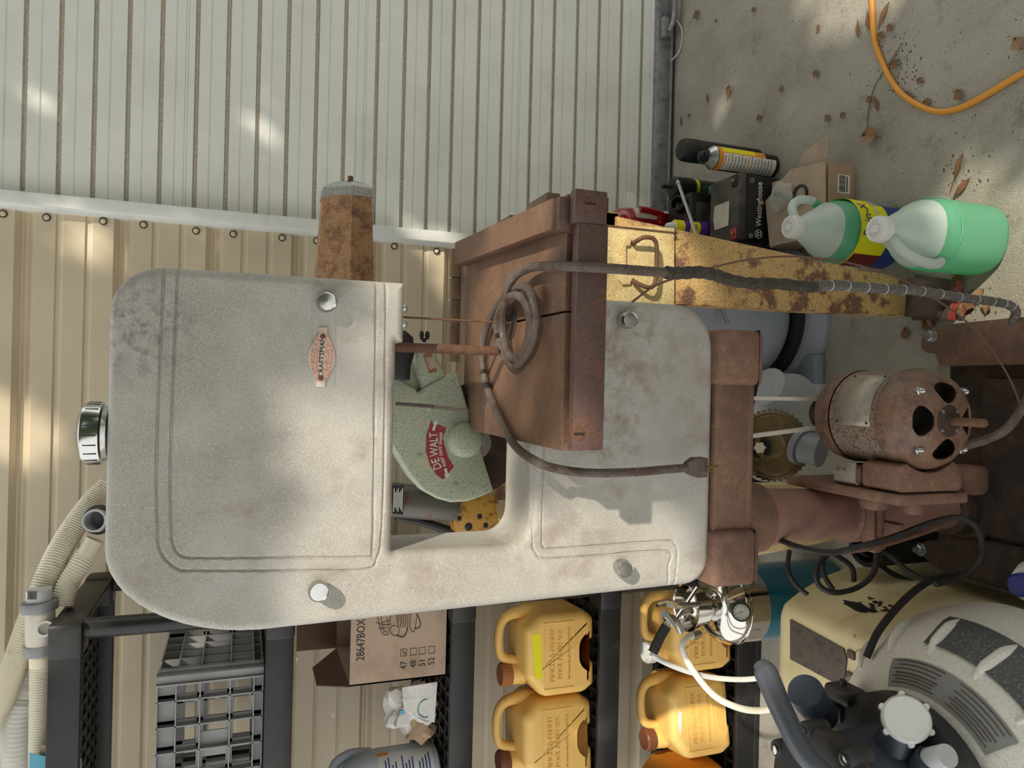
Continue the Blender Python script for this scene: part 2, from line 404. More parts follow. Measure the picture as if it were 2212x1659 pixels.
# ------------------------------------------------------------------ the setting
WALLY = 2.40
fl = mk('floor', box(-4, 4, -3, 4.2, -.12, 0), m_conc, smooth=False); struct(fl, 'grey brushed concrete slab with dirt stains', 'floor')
def extrude_profile(prof, x0, x1):
    """prof = (z, y) polyline extruded along X"""
    n = len(prof); V = [(x0, y, z) for z, y in prof]+[(x1, y, z) for z, y in prof]
    return V, [(i, i+1, n+i+1, n+i) for i in range(n-1)]
TRX = .462
wall = mk('wall_back', box(-3.2, TRX, WALLY+.045, WALLY+.12, 0, 2.75), m_beige, smooth=False)
struct(wall, 'beige ribbed steel siding behind the shelving', 'wall')
PITCH_S = .2452
# siding: recessed troughs every 9 inches with two shallow ribs between them
def siding_profile(ztop, n):
    pr = []; z = ztop
    for i in range(n):
        pr += [(z, 0), (z-.013, .026), (z-.017, .026), (z-.020, .022), (z-.024, .026), (z-.030, .026), (z-.049, 0)]
        for k in (.099, .172): pr += [(z-k, 0), (z-k-.003, .006), (z-k-.016, .002), (z-k-.020, 0)]
        z -= PITCH_S
    pr.append((z, 0)); return pr
top = 2.088+PITCH_S*3
for k in range(3):
    zt = top-k*4*PITCH_S
    pr = [(max(z, .03), y+WALLY-.003*k+.004) for z, y in siding_profile(zt, 4)]
    mk('siding_panel', extrude_profile(pr, -3.2, TRX), m_beige, wall, smooth=False)
scr = None
for k in range(13):
    zc = 2.063-k*PITCH_S/2
    for dz in ((.052, -.052) if k % 2 == 0 else ()):
        p = (TRX-.026+.003*math.sin(k), WALLY+.002-(.003 if zc < 1.86 else 0), zc+dz)
        if scr is None:
            scr = mk('siding_screw', join(lathe([(.0075, -.002), (.0075, .0030), (.005, .0042)], p, (0, -1, 0), 16), hexnut((p[0], p[1]-.003, p[2]), (0, -1, 0), .0048, .005)), m_beige, wall); p0 = Vector(p)
            wsh = mk('screw_washer', lathe([(.0108, -.002), (.0108, .0016), (.0088, .0022), (.0088, -.002)], p, (0, -1, 0), 20, cap=False), m_rubber, wall)
        else:
            for o_ in (scr, wsh): c = o_.copy(); col.objects.link(c); c.parent = wall; c.location = o_.location+Vector(p)-p0
tr = mk('trim_1', join(box(TRX-.002, TRX+.034, WALLY-.035, WALLY+.05, 0, 2.75, .003), box(TRX-.012, TRX, WALLY-.012, WALLY+.03, 0, 2.75)), m_trimw)
struct(tr, 'white vertical steel trim between siding and roll-up door', 'trim')
# roll-up door: corrugated steel curtain
DP = .0866
grooves = [2.0733+.0862*k for k in range(6, -5, -1)]+[1.6327-.0868*k for k in range(6)]+[1.0975, 1.0085, .925, .8443, .7553, .669, .5636, .4798, .3906, .3048, .2152, .1292]
seams = [1.6606, 1.1345, .6065]
def door_profile():
    ev = [(z, 0) for z in grooves]+[(z-.039, 1) for z in grooves]+[(z, 2) for z in seams]
    pr = [(2.75, 0)]
    for z, k in sorted(ev, reverse=True):
        if k == 0: pr += [(z+.0065, 0), (z+.0035, .013), (z-.0035, .013), (z-.0065, 0)]
        elif k == 1: pr += [(z+.003, 0), (z, .0045), (z-.003, 0)]
        else: pr += [(z+.0045, 0), (z+.004, .003), (z+.003, .003), (z+.0025, 0), (z-.0025, 0), (z-.003, .003), (z-.004, .003), (z-.0045, 0)]
    pr.append((.075, 0)); return pr
dr = mk('door_1', extrude_profile([(z, y+WALLY+.012) for z, y in door_profile()], TRX+.03, 3.4), m_door, smooth=False)
dr.data.materials.append(m_groove)
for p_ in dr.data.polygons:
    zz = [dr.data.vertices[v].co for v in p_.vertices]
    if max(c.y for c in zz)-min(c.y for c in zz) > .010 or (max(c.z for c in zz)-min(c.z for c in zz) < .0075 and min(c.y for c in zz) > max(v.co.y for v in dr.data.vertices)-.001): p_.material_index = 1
struct(dr, 'off-white corrugated steel roll-up door', 'door')
mk('bottom_bar', join(box(TRX+.03, 3.4, WALLY-.006, WALLY+.02, .012, .078, .003), box(TRX+.03, 3.4, WALLY-.016, WALLY+.005, .012, .022, .002)), m_galv, dr)
bx_ = onz(1441, 60, .04).x
mk('door_latch', join(box(bx_-.045, bx_+.03, WALLY-.034, WALLY-.005, .03, .068, .004), cyl((bx_-.03, WALLY-.046, .050), (bx_-.03, WALLY-.030, .050), .015), tube([(bx_-.03, WALLY-.045, .050), (bx_+.02, WALLY-.05, .035), (bx_+.12, WALLY-.05, .03)], .009)), m_galv, dr)
mk('weather_strip', box(TRX+.03, 3.4, WALLY-.002, WALLY+.016, 0, .012), m_rubber, dr)
mk('pull_cord', tube([(bx_+.04, WALLY-.03, .03), (bx_-.02, WALLY-.06, .006), (bx_-.09, WALLY-.05, .006), (bx_-.12, WALLY-.012, .02)], .003, 6), m_lgrey, dr)
# wall return and inside of the shed above the photographed strip are solid behind the door
bk = mk('wall_rear', box(-3.2, 3.4, WALLY+.13, WALLY+.2, 0, 2.8), m_beige, smooth=False); struct(bk, 'shed framing behind siding and door', 'wall')
# ------------------------------------------------------------------ band saw
YF = 1.05
saw = thing('band_saw', (-.15, 1.08, 0), 'old grey cast band saw on a brown pedestal with nameplate and motor', 'band saw')
def p2(x, y, Y=YF): q = at(x, y, Y); return (q.x, q.z)
out = []
for k in range(13):                                    # large upper left shoulder
    t = math.pi-(math.pi/2)*k/12; out.append((-.222+.120*math.cos(t), 1.455+.19*math.sin(t)))
for k in range(9):                                     # upper right shoulder
    t = math.pi/2-(math.pi/2)*k/8; out.append((.081+.06*math.cos(t), 1.580+.065*math.sin(t)))
out += rpoly([(.141, 1.5), (.142, 1.268, .004), (.056, 1.268, .004), (.056, 1.279), (-.245, 1.279, .006), (-.245, 1.066, .04), (.138, 1.066, .02), (.138, .95)], 6)[1:-1]
out += rpoly([(.138, .95), (.138, .742, .075), (-.324, .742, .045), (-.342, 1.0)], 8)[1:-1]
def smooth2(l, n=6): return [(q.x, q.y) for q in spline([Vector((a, b, 0)) for a, b in l], n)]
gro = []
for l in ([(354, 583), (345, 800), (338, 1000), (340, 1130), (346, 1190), (382, 1228), (431, 1232), (600, 1232), (785, 1230), (814, 1206), (824, 1155), (830, 1000), (834, 612)],
          [(384, 583), (375, 800), (368, 1000), (370, 1140), (375, 1180), (393, 1201), (439, 1205), (600, 1204), (788, 1203), (804, 1188), (808, 1000), (813, 612)],
          [(1158, 930), (1154, 1050), (1151, 1168), (1158, 1194), (1180, 1206), (1300, 1199), (1440, 1190), (1444, 1225), (1444, 1262)],
          [(1176, 930), (1173, 1050), (1171, 1165), (1175, 1181), (1190, 1185), (1320, 1176), (1440, 1168), (1458, 1176), (1464, 1196), (1458, 1268)]):
    gro.append((smooth2([p2(*q) for q in l]), .0019, .0030))
for l in ([(676, 590), (676, 830)], [(727, 590), (727, 830)]): gro.append(([p2(*q) for q in l], .0016, .0008))
g = relief(out, YF, 1.17, .014, gro, .0015)
frame = mk('frame_casting', g, m_saw, saw, angle=50); 
def stain(mt, obj, pw, rad, c, scale, lo, hi):
    nt = mt.node_tree; N = nt.nodes; L = nt.links; b = N['Principled BSDF']; tc = next(n for n in N if n.type == 'TEX_COORD')
    d = N.new('ShaderNodeVectorMath'); d.operation = 'DISTANCE'; L.new(tc.outputs['Object'], d.inputs[0]); d.inputs[1].default_value = tuple(pw-WL[obj])
    r = N.new('ShaderNodeMapRange'); r.inputs[1].default_value = rad; r.inputs[2].default_value = rad*.25; L.new(d.outputs['Value'], r.inputs[0])
    n = N.new('ShaderNodeTexNoise'); n.inputs['Scale'].default_value = scale; n.inputs['Detail'].default_value = 8; n.inputs['Roughness'].default_value = .7; L.new(tc.outputs['Object'], n.inputs['Vector'])
    q = N.new('ShaderNodeMapRange'); q.inputs[1].default_value = lo; q.inputs[2].default_value = hi; L.new(n.outputs[0], q.inputs[0])
    mu = N.new('ShaderNodeMath'); mu.operation = 'MULTIPLY'; L.new(r.outputs[0], mu.inputs[0]); L.new(q.outputs[0], mu.inputs[1])
    mx = N.new('ShaderNodeMix'); mx.data_type = 'RGBA'; src = b.inputs['Base Color'].links[0].from_socket
    L.new(mu.outputs[0], mx.inputs['Factor']); L.new(src, mx.inputs[6]); mx.inputs[7].default_value = lin(c); L.new(mx.outputs[2], b.inputs['Base Color'])
stain(m_saw, frame, at(290, 700, YF), .09, (112, 112, 105), 70, .46, .66)
stain(m_saw, frame, at(1340, 760, YF), .16, (148, 137, 125), 26, .46, .62)
stain(m_saw, frame, at(1300, 900, YF), .14, (148, 137, 125), 30, .48, .62)
frame['label'] = 'grey speckled cast wheel guard and column'
# knobs on the covers
def knob(x, y, r=.0142, tilt=0):
    c = at(x, y, YF-.028)
    k = mk('cover_knob', lathe([(r*.7, .0), (r*.7, .010), (r*.98, .012), (r, .016), (r*.98, .024), (r*.86, .028), (r*.8, .0275), (.0001, .0285)], (c.x, YF+.001, c.z), (0, -1, 0), 28), m_chrome, saw)
    k['label'] = 'chrome cover knob'
for q in ((707, 651), (689, 1281), (1363, 691), (1354, 1231)): knob(*q)
# upper tension knob
a = at(190, 936, 1.1)
prof = [(.034, 0), (.036, .008), (.0405, .010), (.041, .026), (.039, .031), (.030, .036), (.0001, .038)]
tk = mk('tension_knob', lathe(prof, (a.x, 1.1, 1.646), (0, 0, 1), 36), m_chrome, saw)
for k in range(20):
    t = 2*math.pi*k/20; d = Vector((math.cos(t), math.sin(t), 0))
    mk('grip_groove', cyl(Vector((a.x, 1.1, 1.658))+d*.0405, Vector((a.x, 1.1, 1.673))+d*.0405, .0009, 6), m_darkp, tk)
mk('knob_collar', cyl((a.x, 1.1, 1.636), (a.x, 1.1, 1.648), .036), m_blackm, saw)
# nameplate
c0, c1 = at(698, 707, YF), at(692, 836, YF)          # right tip, left tip
ctr = (c0+c1)/2; half = (c0-c1).length/2; ax = (c0-c1).normalized(); up = Vector((0, -1, 0)).cross(ax)*-1
up = Vector((0, 0, 1)); up = (up-ax*up.dot(ax)).normalized()
def plate_poly(s, e):
    pts = [(-half*s, -.006*s), (-half*s+.010*s, -.006*s)]
    for k in range(9): t = -1+2*k/8; pts.append((t*(half*s-.012), -.0062*s-(.0118*e)*(1-t*t)))
    pts += [(half*s-.010*s, -.006*s), (half*s, -.006*s), (half*s, .006*s), (half*s-.010*s, .006*s)]
    for k in range(9): t = 1-2*k/8; pts.append((t*(half*s-.012), .0062*s+(.0118*e)*(1-t*t)))
    pts += [(-half*s+.010*s, .006*s), (-half*s, .006*s)]
    return pts
np_ = mk('nameplate', prism(plate_poly(1, 1), ctr+Vector((0, .0005, 0)), ax, up, .003, .0006), M('worn_cream_plate', (222, 206, 188), [((186, 160, 138), 120, .5, .68)], rough=.5, metal=.2), saw)
m_npr = M('red_plate_field', (206, 150, 132), [((230, 212, 196), 700, .48, .56, 2), ((150, 70, 60), 900, .56, .6, 1)], rough=.55)
for s in (1, -1):
    pts = [(t*.034, s*.0042) for t in (-1, 1)] + [(t*.034, s*(.0052+.0105*(1-t*t))) for t in (1, .6, .2, -.2, -.6, -1)]
    if s < 0: pts = pts[::-1]
    mk('red_field', prism(pts, ctr+Vector((0, -.0024, 0)), ax, up, .0007), m_npr, np_, smooth=False)
text('CRAFTSMAN', ctr+Vector((0, -.0031, 0)), ax, up, .0095, m_darkp, np_, sx=1.05)
for s in (-1, 1):
    mk('rivet', lathe([(.0038, 0), (.0034, .0015), (.0001, .0024)], ctr+ax*s*(half-.0125)+Vector((0, -.0024, 0)), (0, -1, 0), 12), m_rust, np_)
# blade, guide post, rods
b0 = at(868, 685, 1.12)
bl = mk('blade', box(b0.x-.0012, b0.x+.0012, 1.115, 1.125, 1.0, 1.30), m_rust, saw, smooth=False)
gp = at(862, 750, 1.13)
mk('guide_post', cyl((gp.x, 1.13, 1.10), (gp.x, 1.13, 1.30), .0075, 14), m_rust, saw)
gr_ = at(930, 878, 1.14)
mk('guide_rod', tube([at(855, 872, 1.14), at(930, 878, 1.14), at(1010, 887, 1.14)], .0028, 8), m_cord, saw)
gb = mk('blade_guide', box(b0.x-.012, b0.x+.012, 1.10, 1.15, 1.268, 1.285, .002), m_rust, saw)
for s in (-1, 1): mk('guide_screw', lathe([(.006, 0), (.006, .006), (.004, .009)], (b0.x+s*.012, 1.108, 1.262), (0, -.3, -1), 12), m_steel, gb)
# table with blade slot
ZT = 1.083
tx0, tx1, ty0, ty1 = -.088, .256, .905, 1.378
bx = b0.x
poly = rpoly([(tx0, ty0, .003), (bx-.001, ty0), (bx-.001, 1.11), (bx+.002, 1.11), (bx+.002, ty0), (tx1, ty0, .003), (tx1, ty1, .01), (tx0, ty1, .03)], 5)
tb = mk('saw_table', prism(poly, (0, 0, ZT-.034), (1, 0, 0), (0, 1, 0), .034, .002), m_iron, saw); tb['label'] = 'brown rusty cast iron table with blade slot'
mk('table_insert', lathe([(.028, 0), (.028, .0006), (.026, .0009), (.0001, .0009)], (bx, 1.117, ZT), (0, 0, 1), 28), M('worn_insert', (70, 58, 50), rough=.5), tb)
f0, f1, f2, f3 = onz(1230, 407, ZT+.022), onz(1229, 477, ZT+.022), onz(1020, 500, ZT+.022), onz(1020, 553, ZT+.022)
pf = [(f1.x, .905), (f0.x, .905), (f2.x, ty1+.006), (f3.x, ty1+.006)]
mk('fence_bar', prism(pf, (0, 0, ZT+.0005), (1, 0, 0), (0, 1, 0), .022, .001), m_iron, saw)
mk('table_tongue', box(f1.x-.004, f0.x, .890, .905, ZT-.030, ZT+.018, .001), m_ironp, saw)
rl0, rl1 = at(1260, 409, .87).x, at(1250, 973, .87).x
rail = mk('fence_rail', join(box(rl1, f1.x+.004, .868, .886, 1.040, 1.083, .0015), box(f1.x+.004, rl0, .8685, .8855, 1.042, 1.088, .0015)), m_ironp, saw); rail['label'] = 'purple-brown steel fence rail'
mk('rail_spacer', box(rl1+.004, rl0-.01, .886, .905, 1.048, 1.06), m_base, rail)
for q in ((1275, 441), (1249, 937)):
    c = at(*q, .868)
    s = mk('rail_screw', lathe([(.0085, 0), (.008, .0016), (.0001, .0026)], (c.x, .868, c.z), (0, -1, 0), 20), m_rust, rail)
    mk('screw_slot', box(c.x-.0012, c.x+.0012, .8645, .867, c.z-.007, c.z+.007), m_darkp, rail, smooth=False)
tr_ = mk('trunnion', join(box(.02, .16, 1.03, 1.16, .97, 1.05, .01), box(.0, .18, 1.0, 1.22, 1.035, 1.052, .004)), m_base, saw)

# ---- pedestal head under the saw: two pads and a web
def pad(x0, x1):
    g = box(x0, x1, 1.03, 1.18, .655, .748, .012, 3)
    return mk('mounting_pad', g, m_stand, saw)
r0, r1 = at(1600, 712, 1.035).x, at(1600, 832, 1.035).x
l0, l1 = at(1600, 1145, 1.035).x, at(1600, 1266, 1.035).x
pr_ = pad(r1, r0); pl_ = pad(l1, l0)
web = mk('pedestal_web', join(box(l0-.01, r1+.01, 1.045, 1.065, .672, .742, .004), box(l0-.01, r1+.01, 1.065, 1.17, .722, .742, .002), box(l0-.01, r1+.01, 1.045, 1.09, .662, .680, .006)), m_stand, saw)
c = at(1617, 735, 1.06)
mk('pad_bolt', join(lathe([(.013, 0), (.013, .002)], (c.x, 1.075, .655), (0, 0, -1), 16), hexnut((c.x, 1.075, .653), (0, 0, -1), .010, .008)), m_steel, pr_)
mk('pad_seam', box(r1-.0005, r0+.0005, 1.0293, 1.06, .668, .669), m_darkp, pr_, smooth=False)
mk('pad_seam', box(l1-.0005, l0+.0005, 1.0293, 1.06, .668, .669), m_darkp, pl_, smooth=False)
PXC, PYC = -.232, 1.115
mk('pipe_collar', lathe([(.062, .60), (.064, .615), (.064, .66), (.066, .69)], (PXC, PYC, 0), (0, 0, 1), 32), m_stand, saw)
mk('pedestal_pipe', lathe([(.0535, .64), (.0525, .62), (.047, .44), (.045, .42), (.042, .14), (.042, .09)], (PXC, PYC, 0), (0, 0, 1), 36), m_pipe, saw)
# ---- base casting on the floor
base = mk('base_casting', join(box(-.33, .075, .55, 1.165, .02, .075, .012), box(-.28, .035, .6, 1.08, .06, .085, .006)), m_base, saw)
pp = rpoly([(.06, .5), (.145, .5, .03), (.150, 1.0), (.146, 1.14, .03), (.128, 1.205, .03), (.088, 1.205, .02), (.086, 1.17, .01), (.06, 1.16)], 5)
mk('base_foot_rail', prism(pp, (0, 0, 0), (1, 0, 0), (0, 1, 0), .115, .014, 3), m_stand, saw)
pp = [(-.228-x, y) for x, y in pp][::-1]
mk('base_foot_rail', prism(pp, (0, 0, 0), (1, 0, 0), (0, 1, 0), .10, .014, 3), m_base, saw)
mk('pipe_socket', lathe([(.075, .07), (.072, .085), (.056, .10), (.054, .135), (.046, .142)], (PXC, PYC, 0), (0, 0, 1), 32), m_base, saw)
mk('socket_web', box(PXC+.03, PXC+.09, 1.06, 1.12, .07, .13, .012), m_stand, saw)
for q, z in (((2012, 726), .116), ((1988, 1187), .101)):
    c = onz(*q, z)
    nb = mk('anchor_nut', join(lathe([(.015, 0), (.015, .002)], (c.x, c.y, z-.001), (0, 0, 1), 18), hexnut((c.x, c.y, z+.001), (0, 0, 1), .011, .009), cyl((c.x, c.y, z+.009), (c.x, c.y, z+.018), .005, 10)), m_steel, saw)

# ---- motor on its bracket
MX, MZ = -.043, .418
mo = thing('electric_motor', (MX, 1.0, .33), 'rusty brown round electric motor bolted beside the pedestal pipe', 'motor')
ax_ = (0, -1, 0)
mk('motor_shell', lathe([(.080, -.075), (.082, -.073), (.082, .030), (.080, .032)], (MX, .975, MZ), ax_, 48), m_motorm, mo)
# front bell with four windows cut out
def bell(y, sgn, win):
    seg = 320; V = []; Fc = []; key = [(.083, 0), (.0835, .006), (.0825, .018), (.079, .033), (.072, .046), (.062, .056), (.050, .0625), (.038, .0655), (.026, .066), (.020, .066)]
    prof = []
    for (r0, h0), (r1, h1) in zip(key, key[1:]):
        for k in range(9): prof.append((r0+(r1-r0)*k/9, h0+(h1-h0)*k/9))
    prof.append(key[-1])
    a, b, n = basis((0, sgn, 0)); o = Vector((MX, y, MZ))
    for r, h in prof:
        for i in range(seg): t = 2*math.pi*i/seg; V.append(o+n*h+(a*math.cos(t)+b*math.sin(t))*r)
    for j in range(len(prof)-1):
        for i in range(seg):
            t = ((i+.5)/seg*4+.5) % 1
            rr = (prof[j][0]+prof[j+1][0])/2
            if win and abs((rr-.046)/.0175)**2.6+abs((t-.5)/(.285+.05*(rr-.046)/.0175))**2.6 < 1: continue
            k = (i+1) % seg; Fc.append((j*seg+i, j*seg+k, (j+1)*seg+k, (j+1)*seg+i))
    return V, Fc
fb = mk('end_bell', bell(.945, -1, True), m_motor, mo, angle=60)
sd = fb.modifiers.new('thick', 'SOLIDIFY'); sd.thickness = .004; sd.offset = 0
rb = mk('end_bell', bell(1.050, 1, False), m_motor, mo, angle=60)
mk('motor_core', cyl((MX, .915, MZ), (MX, 1.05, MZ), .066, 28), m_blackm, mo)
hub = mk('bearing_cap', lathe([(.026, 0), (.026, .004), (.022, .006), (.012, .007), (.011, .010)], (MX, .881, MZ), ax_, 28), m_base, mo)
mk('shaft', lathe([(.0068, 0), (.0068, .060), (.0055, .063), (.0001, .064)], (MX, .877, MZ), ax_, 16), m_rust, mo)
for k in range(4):
    t = math.pi/4+k*math.pi/2
    mk('cap_screw', lathe([(.0035, 0), (.003, .0025)], (MX+.0215*math.cos(t), .877, MZ+.0215*math.sin(t)), ax_, 10), m_steel, hub)
    x, z = MX+.067*math.cos(t), MZ+.067*math.sin(t)
    mk('through_bolt', join(hexnut((x, .896, z), ax_, .0078, .007), lathe([(.005, .006), (.0048, .011), (.0025, .0145), (.0001, .0155)], (x, .896, z), ax_, 12)), m_steel, mo)
# nameplate bent around the shell, upper right
V = []; Fc = []; n1 = 14
for k in range(n1+1):
    t = math.radians(28+72*k/n1)
    for y in (1.035, .957): V.append((MX+.0829*math.cos(t), y, MZ+.0829*math.sin(t)))
for k in range(n1): Fc.append((2*k, 2*k+1, 2*k+3, 2*k+2))
mp = mk('motor_nameplate', (V, Fc), m_plate, mo); sm = mp.modifiers.new('t', 'SOLIDIFY'); sm.thickness = .0008
for t in (32, 96):
    for y in (1.029, .963):
        d = Vector((math.cos(math.radians(t)), 0, math.sin(math.radians(t))))
        mk('plate_pin', cyl(Vector((MX, y, MZ))+d*.083, Vector((MX, y, MZ))+d*.0845, .002, 8), m_darkp, mp)
# cradle, slab, clamp
mk('motor_cradle', join(prism([(q.x, q.z) if False else q for q in rpoly([(-.162, .345, .008), (-.128, .345)]+[(MX+.0865*math.cos(math.radians(t)), MZ+.0865*math.sin(math.radians(t))) for t in range(218, 140, -8)]+[(-.118, .486, .004), (-.162, .486, .010)], 4)], (0, .985, 0), *XZ, .075, .003),
    box(-.166, -.128, .995, 1.055, .40, .482, .008, 3)), m_stand, mo)
sw = mk('switch_plate', box(-.158, -.122, 1.000, 1.048, .482, .486, .001), m_plate, mo)
mk('switch_toggle', cyl((-.140, 1.024, .484), (-.134, 1.020, .505), .0035, 10), m_steel, sw)
mk('motor_plate', box(-.182, -.164, .905, 1.165, .335, .492, .004), m_stand, mo)
mk('hinge_lug', box(-.205, -.176, .98, 1.02, .42, .46, .01), m_stand, mo); mk('hinge_lug', box(-.205, -.176, .93, .955, .40, .43, .008), m_stand, mo)
cl_ = mk('pipe_clamp', join(lathe([(.048, 0), (.056, .002), (.056, .030), (.048, .032)], (PXC, PYC, .37), (0, 0, 1), 30), box(PXC-.062, PXC+.064, PYC-.075, PYC-.045, .375, .398, .006), box(PXC-.030, PXC+.0, PYC-.12, PYC-.04, .372, .392, .004)), m_stand, saw)
q0, q1 = at(1900, 1078, 1.03), at(1905, 1185, 1.03)
mk('clamp_bolt', cyl(q0, q1, .0065, 10), m_rust, saw)
mk('tag_wire', tube([at(1848, 1042, 1.0), at(1880, 1080, 1.0), at(1905, 1090, 1.0), at(1924, 1078, .98)], .0011, 5), m_pvc, saw)
# belt, two runs
def run(p, q):
    p, q = Vector(p), Vector(q); d = (q-p).normalized(); s = Vector((0, 1, 0)); n = d.cross(s).normalized(); V = []
    for c in (p, q):
        for i, j in ((-1, -1), (1, -1), (1, 1), (-1, 1)): V.append(c+s*.006*i+n*.0035*j)
    return V, [(0, 1, 5, 4), (1, 2, 6, 5), (2, 3, 7, 6), (3, 0, 4, 7), (3, 2, 1, 0), (4, 5, 6, 7)]
u0, u1 = at(1560, 859, 1.15), at(1785, 863, 1.15); v0, v1 = at(1560, 950, 1.15), at(1785, 921, 1.15)
mk('drive_belt', join(run(u0, u1), run(v0, v1)), m_belt, saw, smooth=False)
mk('motor_pulley', lathe([(.030, 0), (.024, .007), (.030, .014)], (MX, 1.143, MZ), (0, 1, 0), 24), m_base, mo)
mk('drive_pulley', lathe([(.052, 0), (.044, .008), (.052, .016), (.02, .018)], ((u0.x+v0.x)/2, 1.142, .80), (0, 1, 0), 28), m_base, saw)
# ------------------------------------------------------------------ radial arm saw behind the band saw
ras = thing('radial_arm_saw', (-.02, 1.6, 0), 'green radial arm saw on a rust-speckled yellow steel stand', 'radial saw')
# arm: rusted steel beam running to the right, aluminium end cap
AY = 1.52
def arm_sec(x, s):          # hexagonal beam section, s = scale
    zc = 1.292; return [(x, AY-.035*s, zc-.047*s), (x, AY-.042*s, zc-.002), (x, AY+.005, zc+.056*s), (x, AY+.06*s, zc+.056*s), (x, AY+.075*s, zc-.002), (x, AY+.06*s, zc-.047*s)]
def loft(secs):
    n = len(secs[0]); V = [p for s in secs for p in s]; Fc = []
    for j in range(len(secs)-1):
        for i in range(n): Fc.append((j*n+i, j*n+(i+1) % n, (j+1)*n+(i+1) % n, (j+1)*n+i))
    Fc.append(tuple(range(n))[::-1]); Fc.append(tuple((len(secs)-1)*n+i for i in range(n)))
    return V, Fc
xe, xt = at(740, 420, AY-.03).x, at(740, 384, AY-.03).x
mk('arm', loft([arm_sec(-.46, 1.15), arm_sec(.1, 1.1), arm_sec(.25, 1.0), arm_sec(xe, .88)]), m_armr, ras, smooth=False)
cap_ = mk('arm_end_cap', loft([arm_sec(xe, .93), arm_sec(xe+.018, .90), [(x-.0, y, z*1.0) for x, y, z in arm_sec(xt-.006, .72)], arm_sec(xt, .45)]), m_alu, ras, angle=20)
q = at(757, 383, AY-.02); mk('cap_screw', cyl((xt-.004, q.y, q.z), (xt+.007, q.y, q.z), .0055, 10), m_rust, cap_)
mk('arm_post', cyl((-.43, AY+.02, .80), (-.43, AY+.02, 1.34), .04, 20), m_armr, ras)
# guard: rounded plate with a straight lower edge, facing the camera
GY = 1.34
def g2(x, y): q = at(x, y, GY); return (q.x, q.z)
gl = [(845, 800), (845, 960), (868, 1000), (890, 1035), (915, 1062), (945, 1078), (975, 1086), (1010, 1084), (1042, 1073), (1068, 1061), (1050, 1005), (1032, 945), (1012, 880), (1000, 840), (990, 806), (972, 810), (945, 822), (920, 836), (905, 850), (896, 838), (880, 830)]
g = front([g2(*q) for q in gl][::-1] if False else [g2(*q) for q in gl], GY, .055, .006)
guard = mk('blade_guard', g, m_green, ras, angle=50); guard['label'] = 'green hammertone blade guard'
# arbor bulge and blade flange
c = at(1003, 950, GY)
mk('arbor_bulge', lathe([(.034, -.004), (.033, .008), (.027, .016), (.015, .020), (.0001, .021)], (c.x, GY, c.z), (0, -1, 0), 28), m_green, guard)
c2 = at(1030, 945, GY+.02)
mk('blade_flange', lathe([(.034, 0), (.034, .004), (.020, .006), (.020, .010), (.008, .010)], (c2.x-.01, GY+.022, c2.z+.005), (0, -1, 0), 24), m_steel, ras)
mk('saw_blade', lathe([(.108, 0), (.108, .002)], (c2.x-.005, GY+.032, c2.z+.004), (0, -1, 0), 60), m_base, ras)
for q in ((905, 986), (983, 1050), (927, 880)):
    k = at(*q, GY); mk('guard_rivet', lathe([(.0065, 0), (.006, .0015), (.004, .002)], (k.x, GY, k.z), (0, -1, 0), 18), m_green, guard)
# dust spout
sp = [(893, 745), (905, 737), (940, 742), (946, 775), (962, 806), (968, 815), (912, 842), (900, 812)]
spo = mk('dust_spout', front([(at(*q, GY+.01).x, at(*q, GY+.01).z) for q in sp], GY+.008, .05, .008), m_green, ras, angle=50)
ca = [(914, 766), (932, 762), (945, 802), (927, 807)]
k4 = [at(*q, GY+.007) for q in ca]
cp = mk('caution_plate', (k4, [(0, 1, 2, 3)]), M('copper_caution_plate', (150, 98, 62), rough=.5), spo, smooth=False)
r_ = (k4[1]-k4[2]).normalized(); u_ = (k4[0]-k4[1]).normalized()
cc = sum(k4, Vector())/4
text('CAUTION', cc+u_*.0045+Vector((0, -.0006, 0)), r_, u_, .0055, m_whitep, spo)
for i in range(4):
    o = cc+u_*(.0012-.0026*i)+Vector((0, -.0006, 0)); h = .012-.002*(i % 2)
    mk('print_line', ([o-r_*h-u_*.0006, o+r_*h-u_*.0006, o+r_*h+u_*.0006, o-r_*h+u_*.0006], [(0, 1, 2, 3)]), m_whitep, spo, smooth=False)
wn = at(919, 728, GY+.02)
mk('wing_screw', join(cyl((wn.x-.02, GY+.03, wn.z), (wn.x-.002, GY+.03, wn.z), .004, 10), ico((wn.x+.004, GY+.03, wn.z+.005), (.009, .004, .0045)), ico((wn.x+.004, GY+.03, wn.z-.006), (.009, .004, .0045))), m_blackm, spo)
# red decal
arc = []
def dp(x, y): q = at(x, y, GY-.0006); return q
L1 = [(931, 909), (921, 940), (920, 975), (929, 1005), (943, 1026), (957, 1036)]; L2 = [(981, 1008), (969, 990), (961, 965), (957, 945), (964, 925)]
dec = mk('red_decal', ([dp(*q) for q in L1+L2], [tuple(range(len(L1+L2)))]), m_red, guard, smooth=False)
def chord(s, p, q, size, sx=1.0):
    a, b = at(*p, GY-.0009), at(*q, GY-.0009); r = (b-a).normalized(); u = Vector((0, 0, 1)); u = (u-r*u.dot(r)).normalized()
    return text(s, (a+b)/2, r, u, size, m_whitep, guard, sx=sx, bold=.0002)
chord('DE', (947, 1014), (940, 990), .022, .8); chord('WALT', (939, 985), (937, 935), .022, .72)
chord('KEEP', (962, 1010), (954, 985), .0085); chord('SAW', (953, 983), (951, 965), .0085); chord('SHARP', (951, 962), (954, 932), .0085, .9)
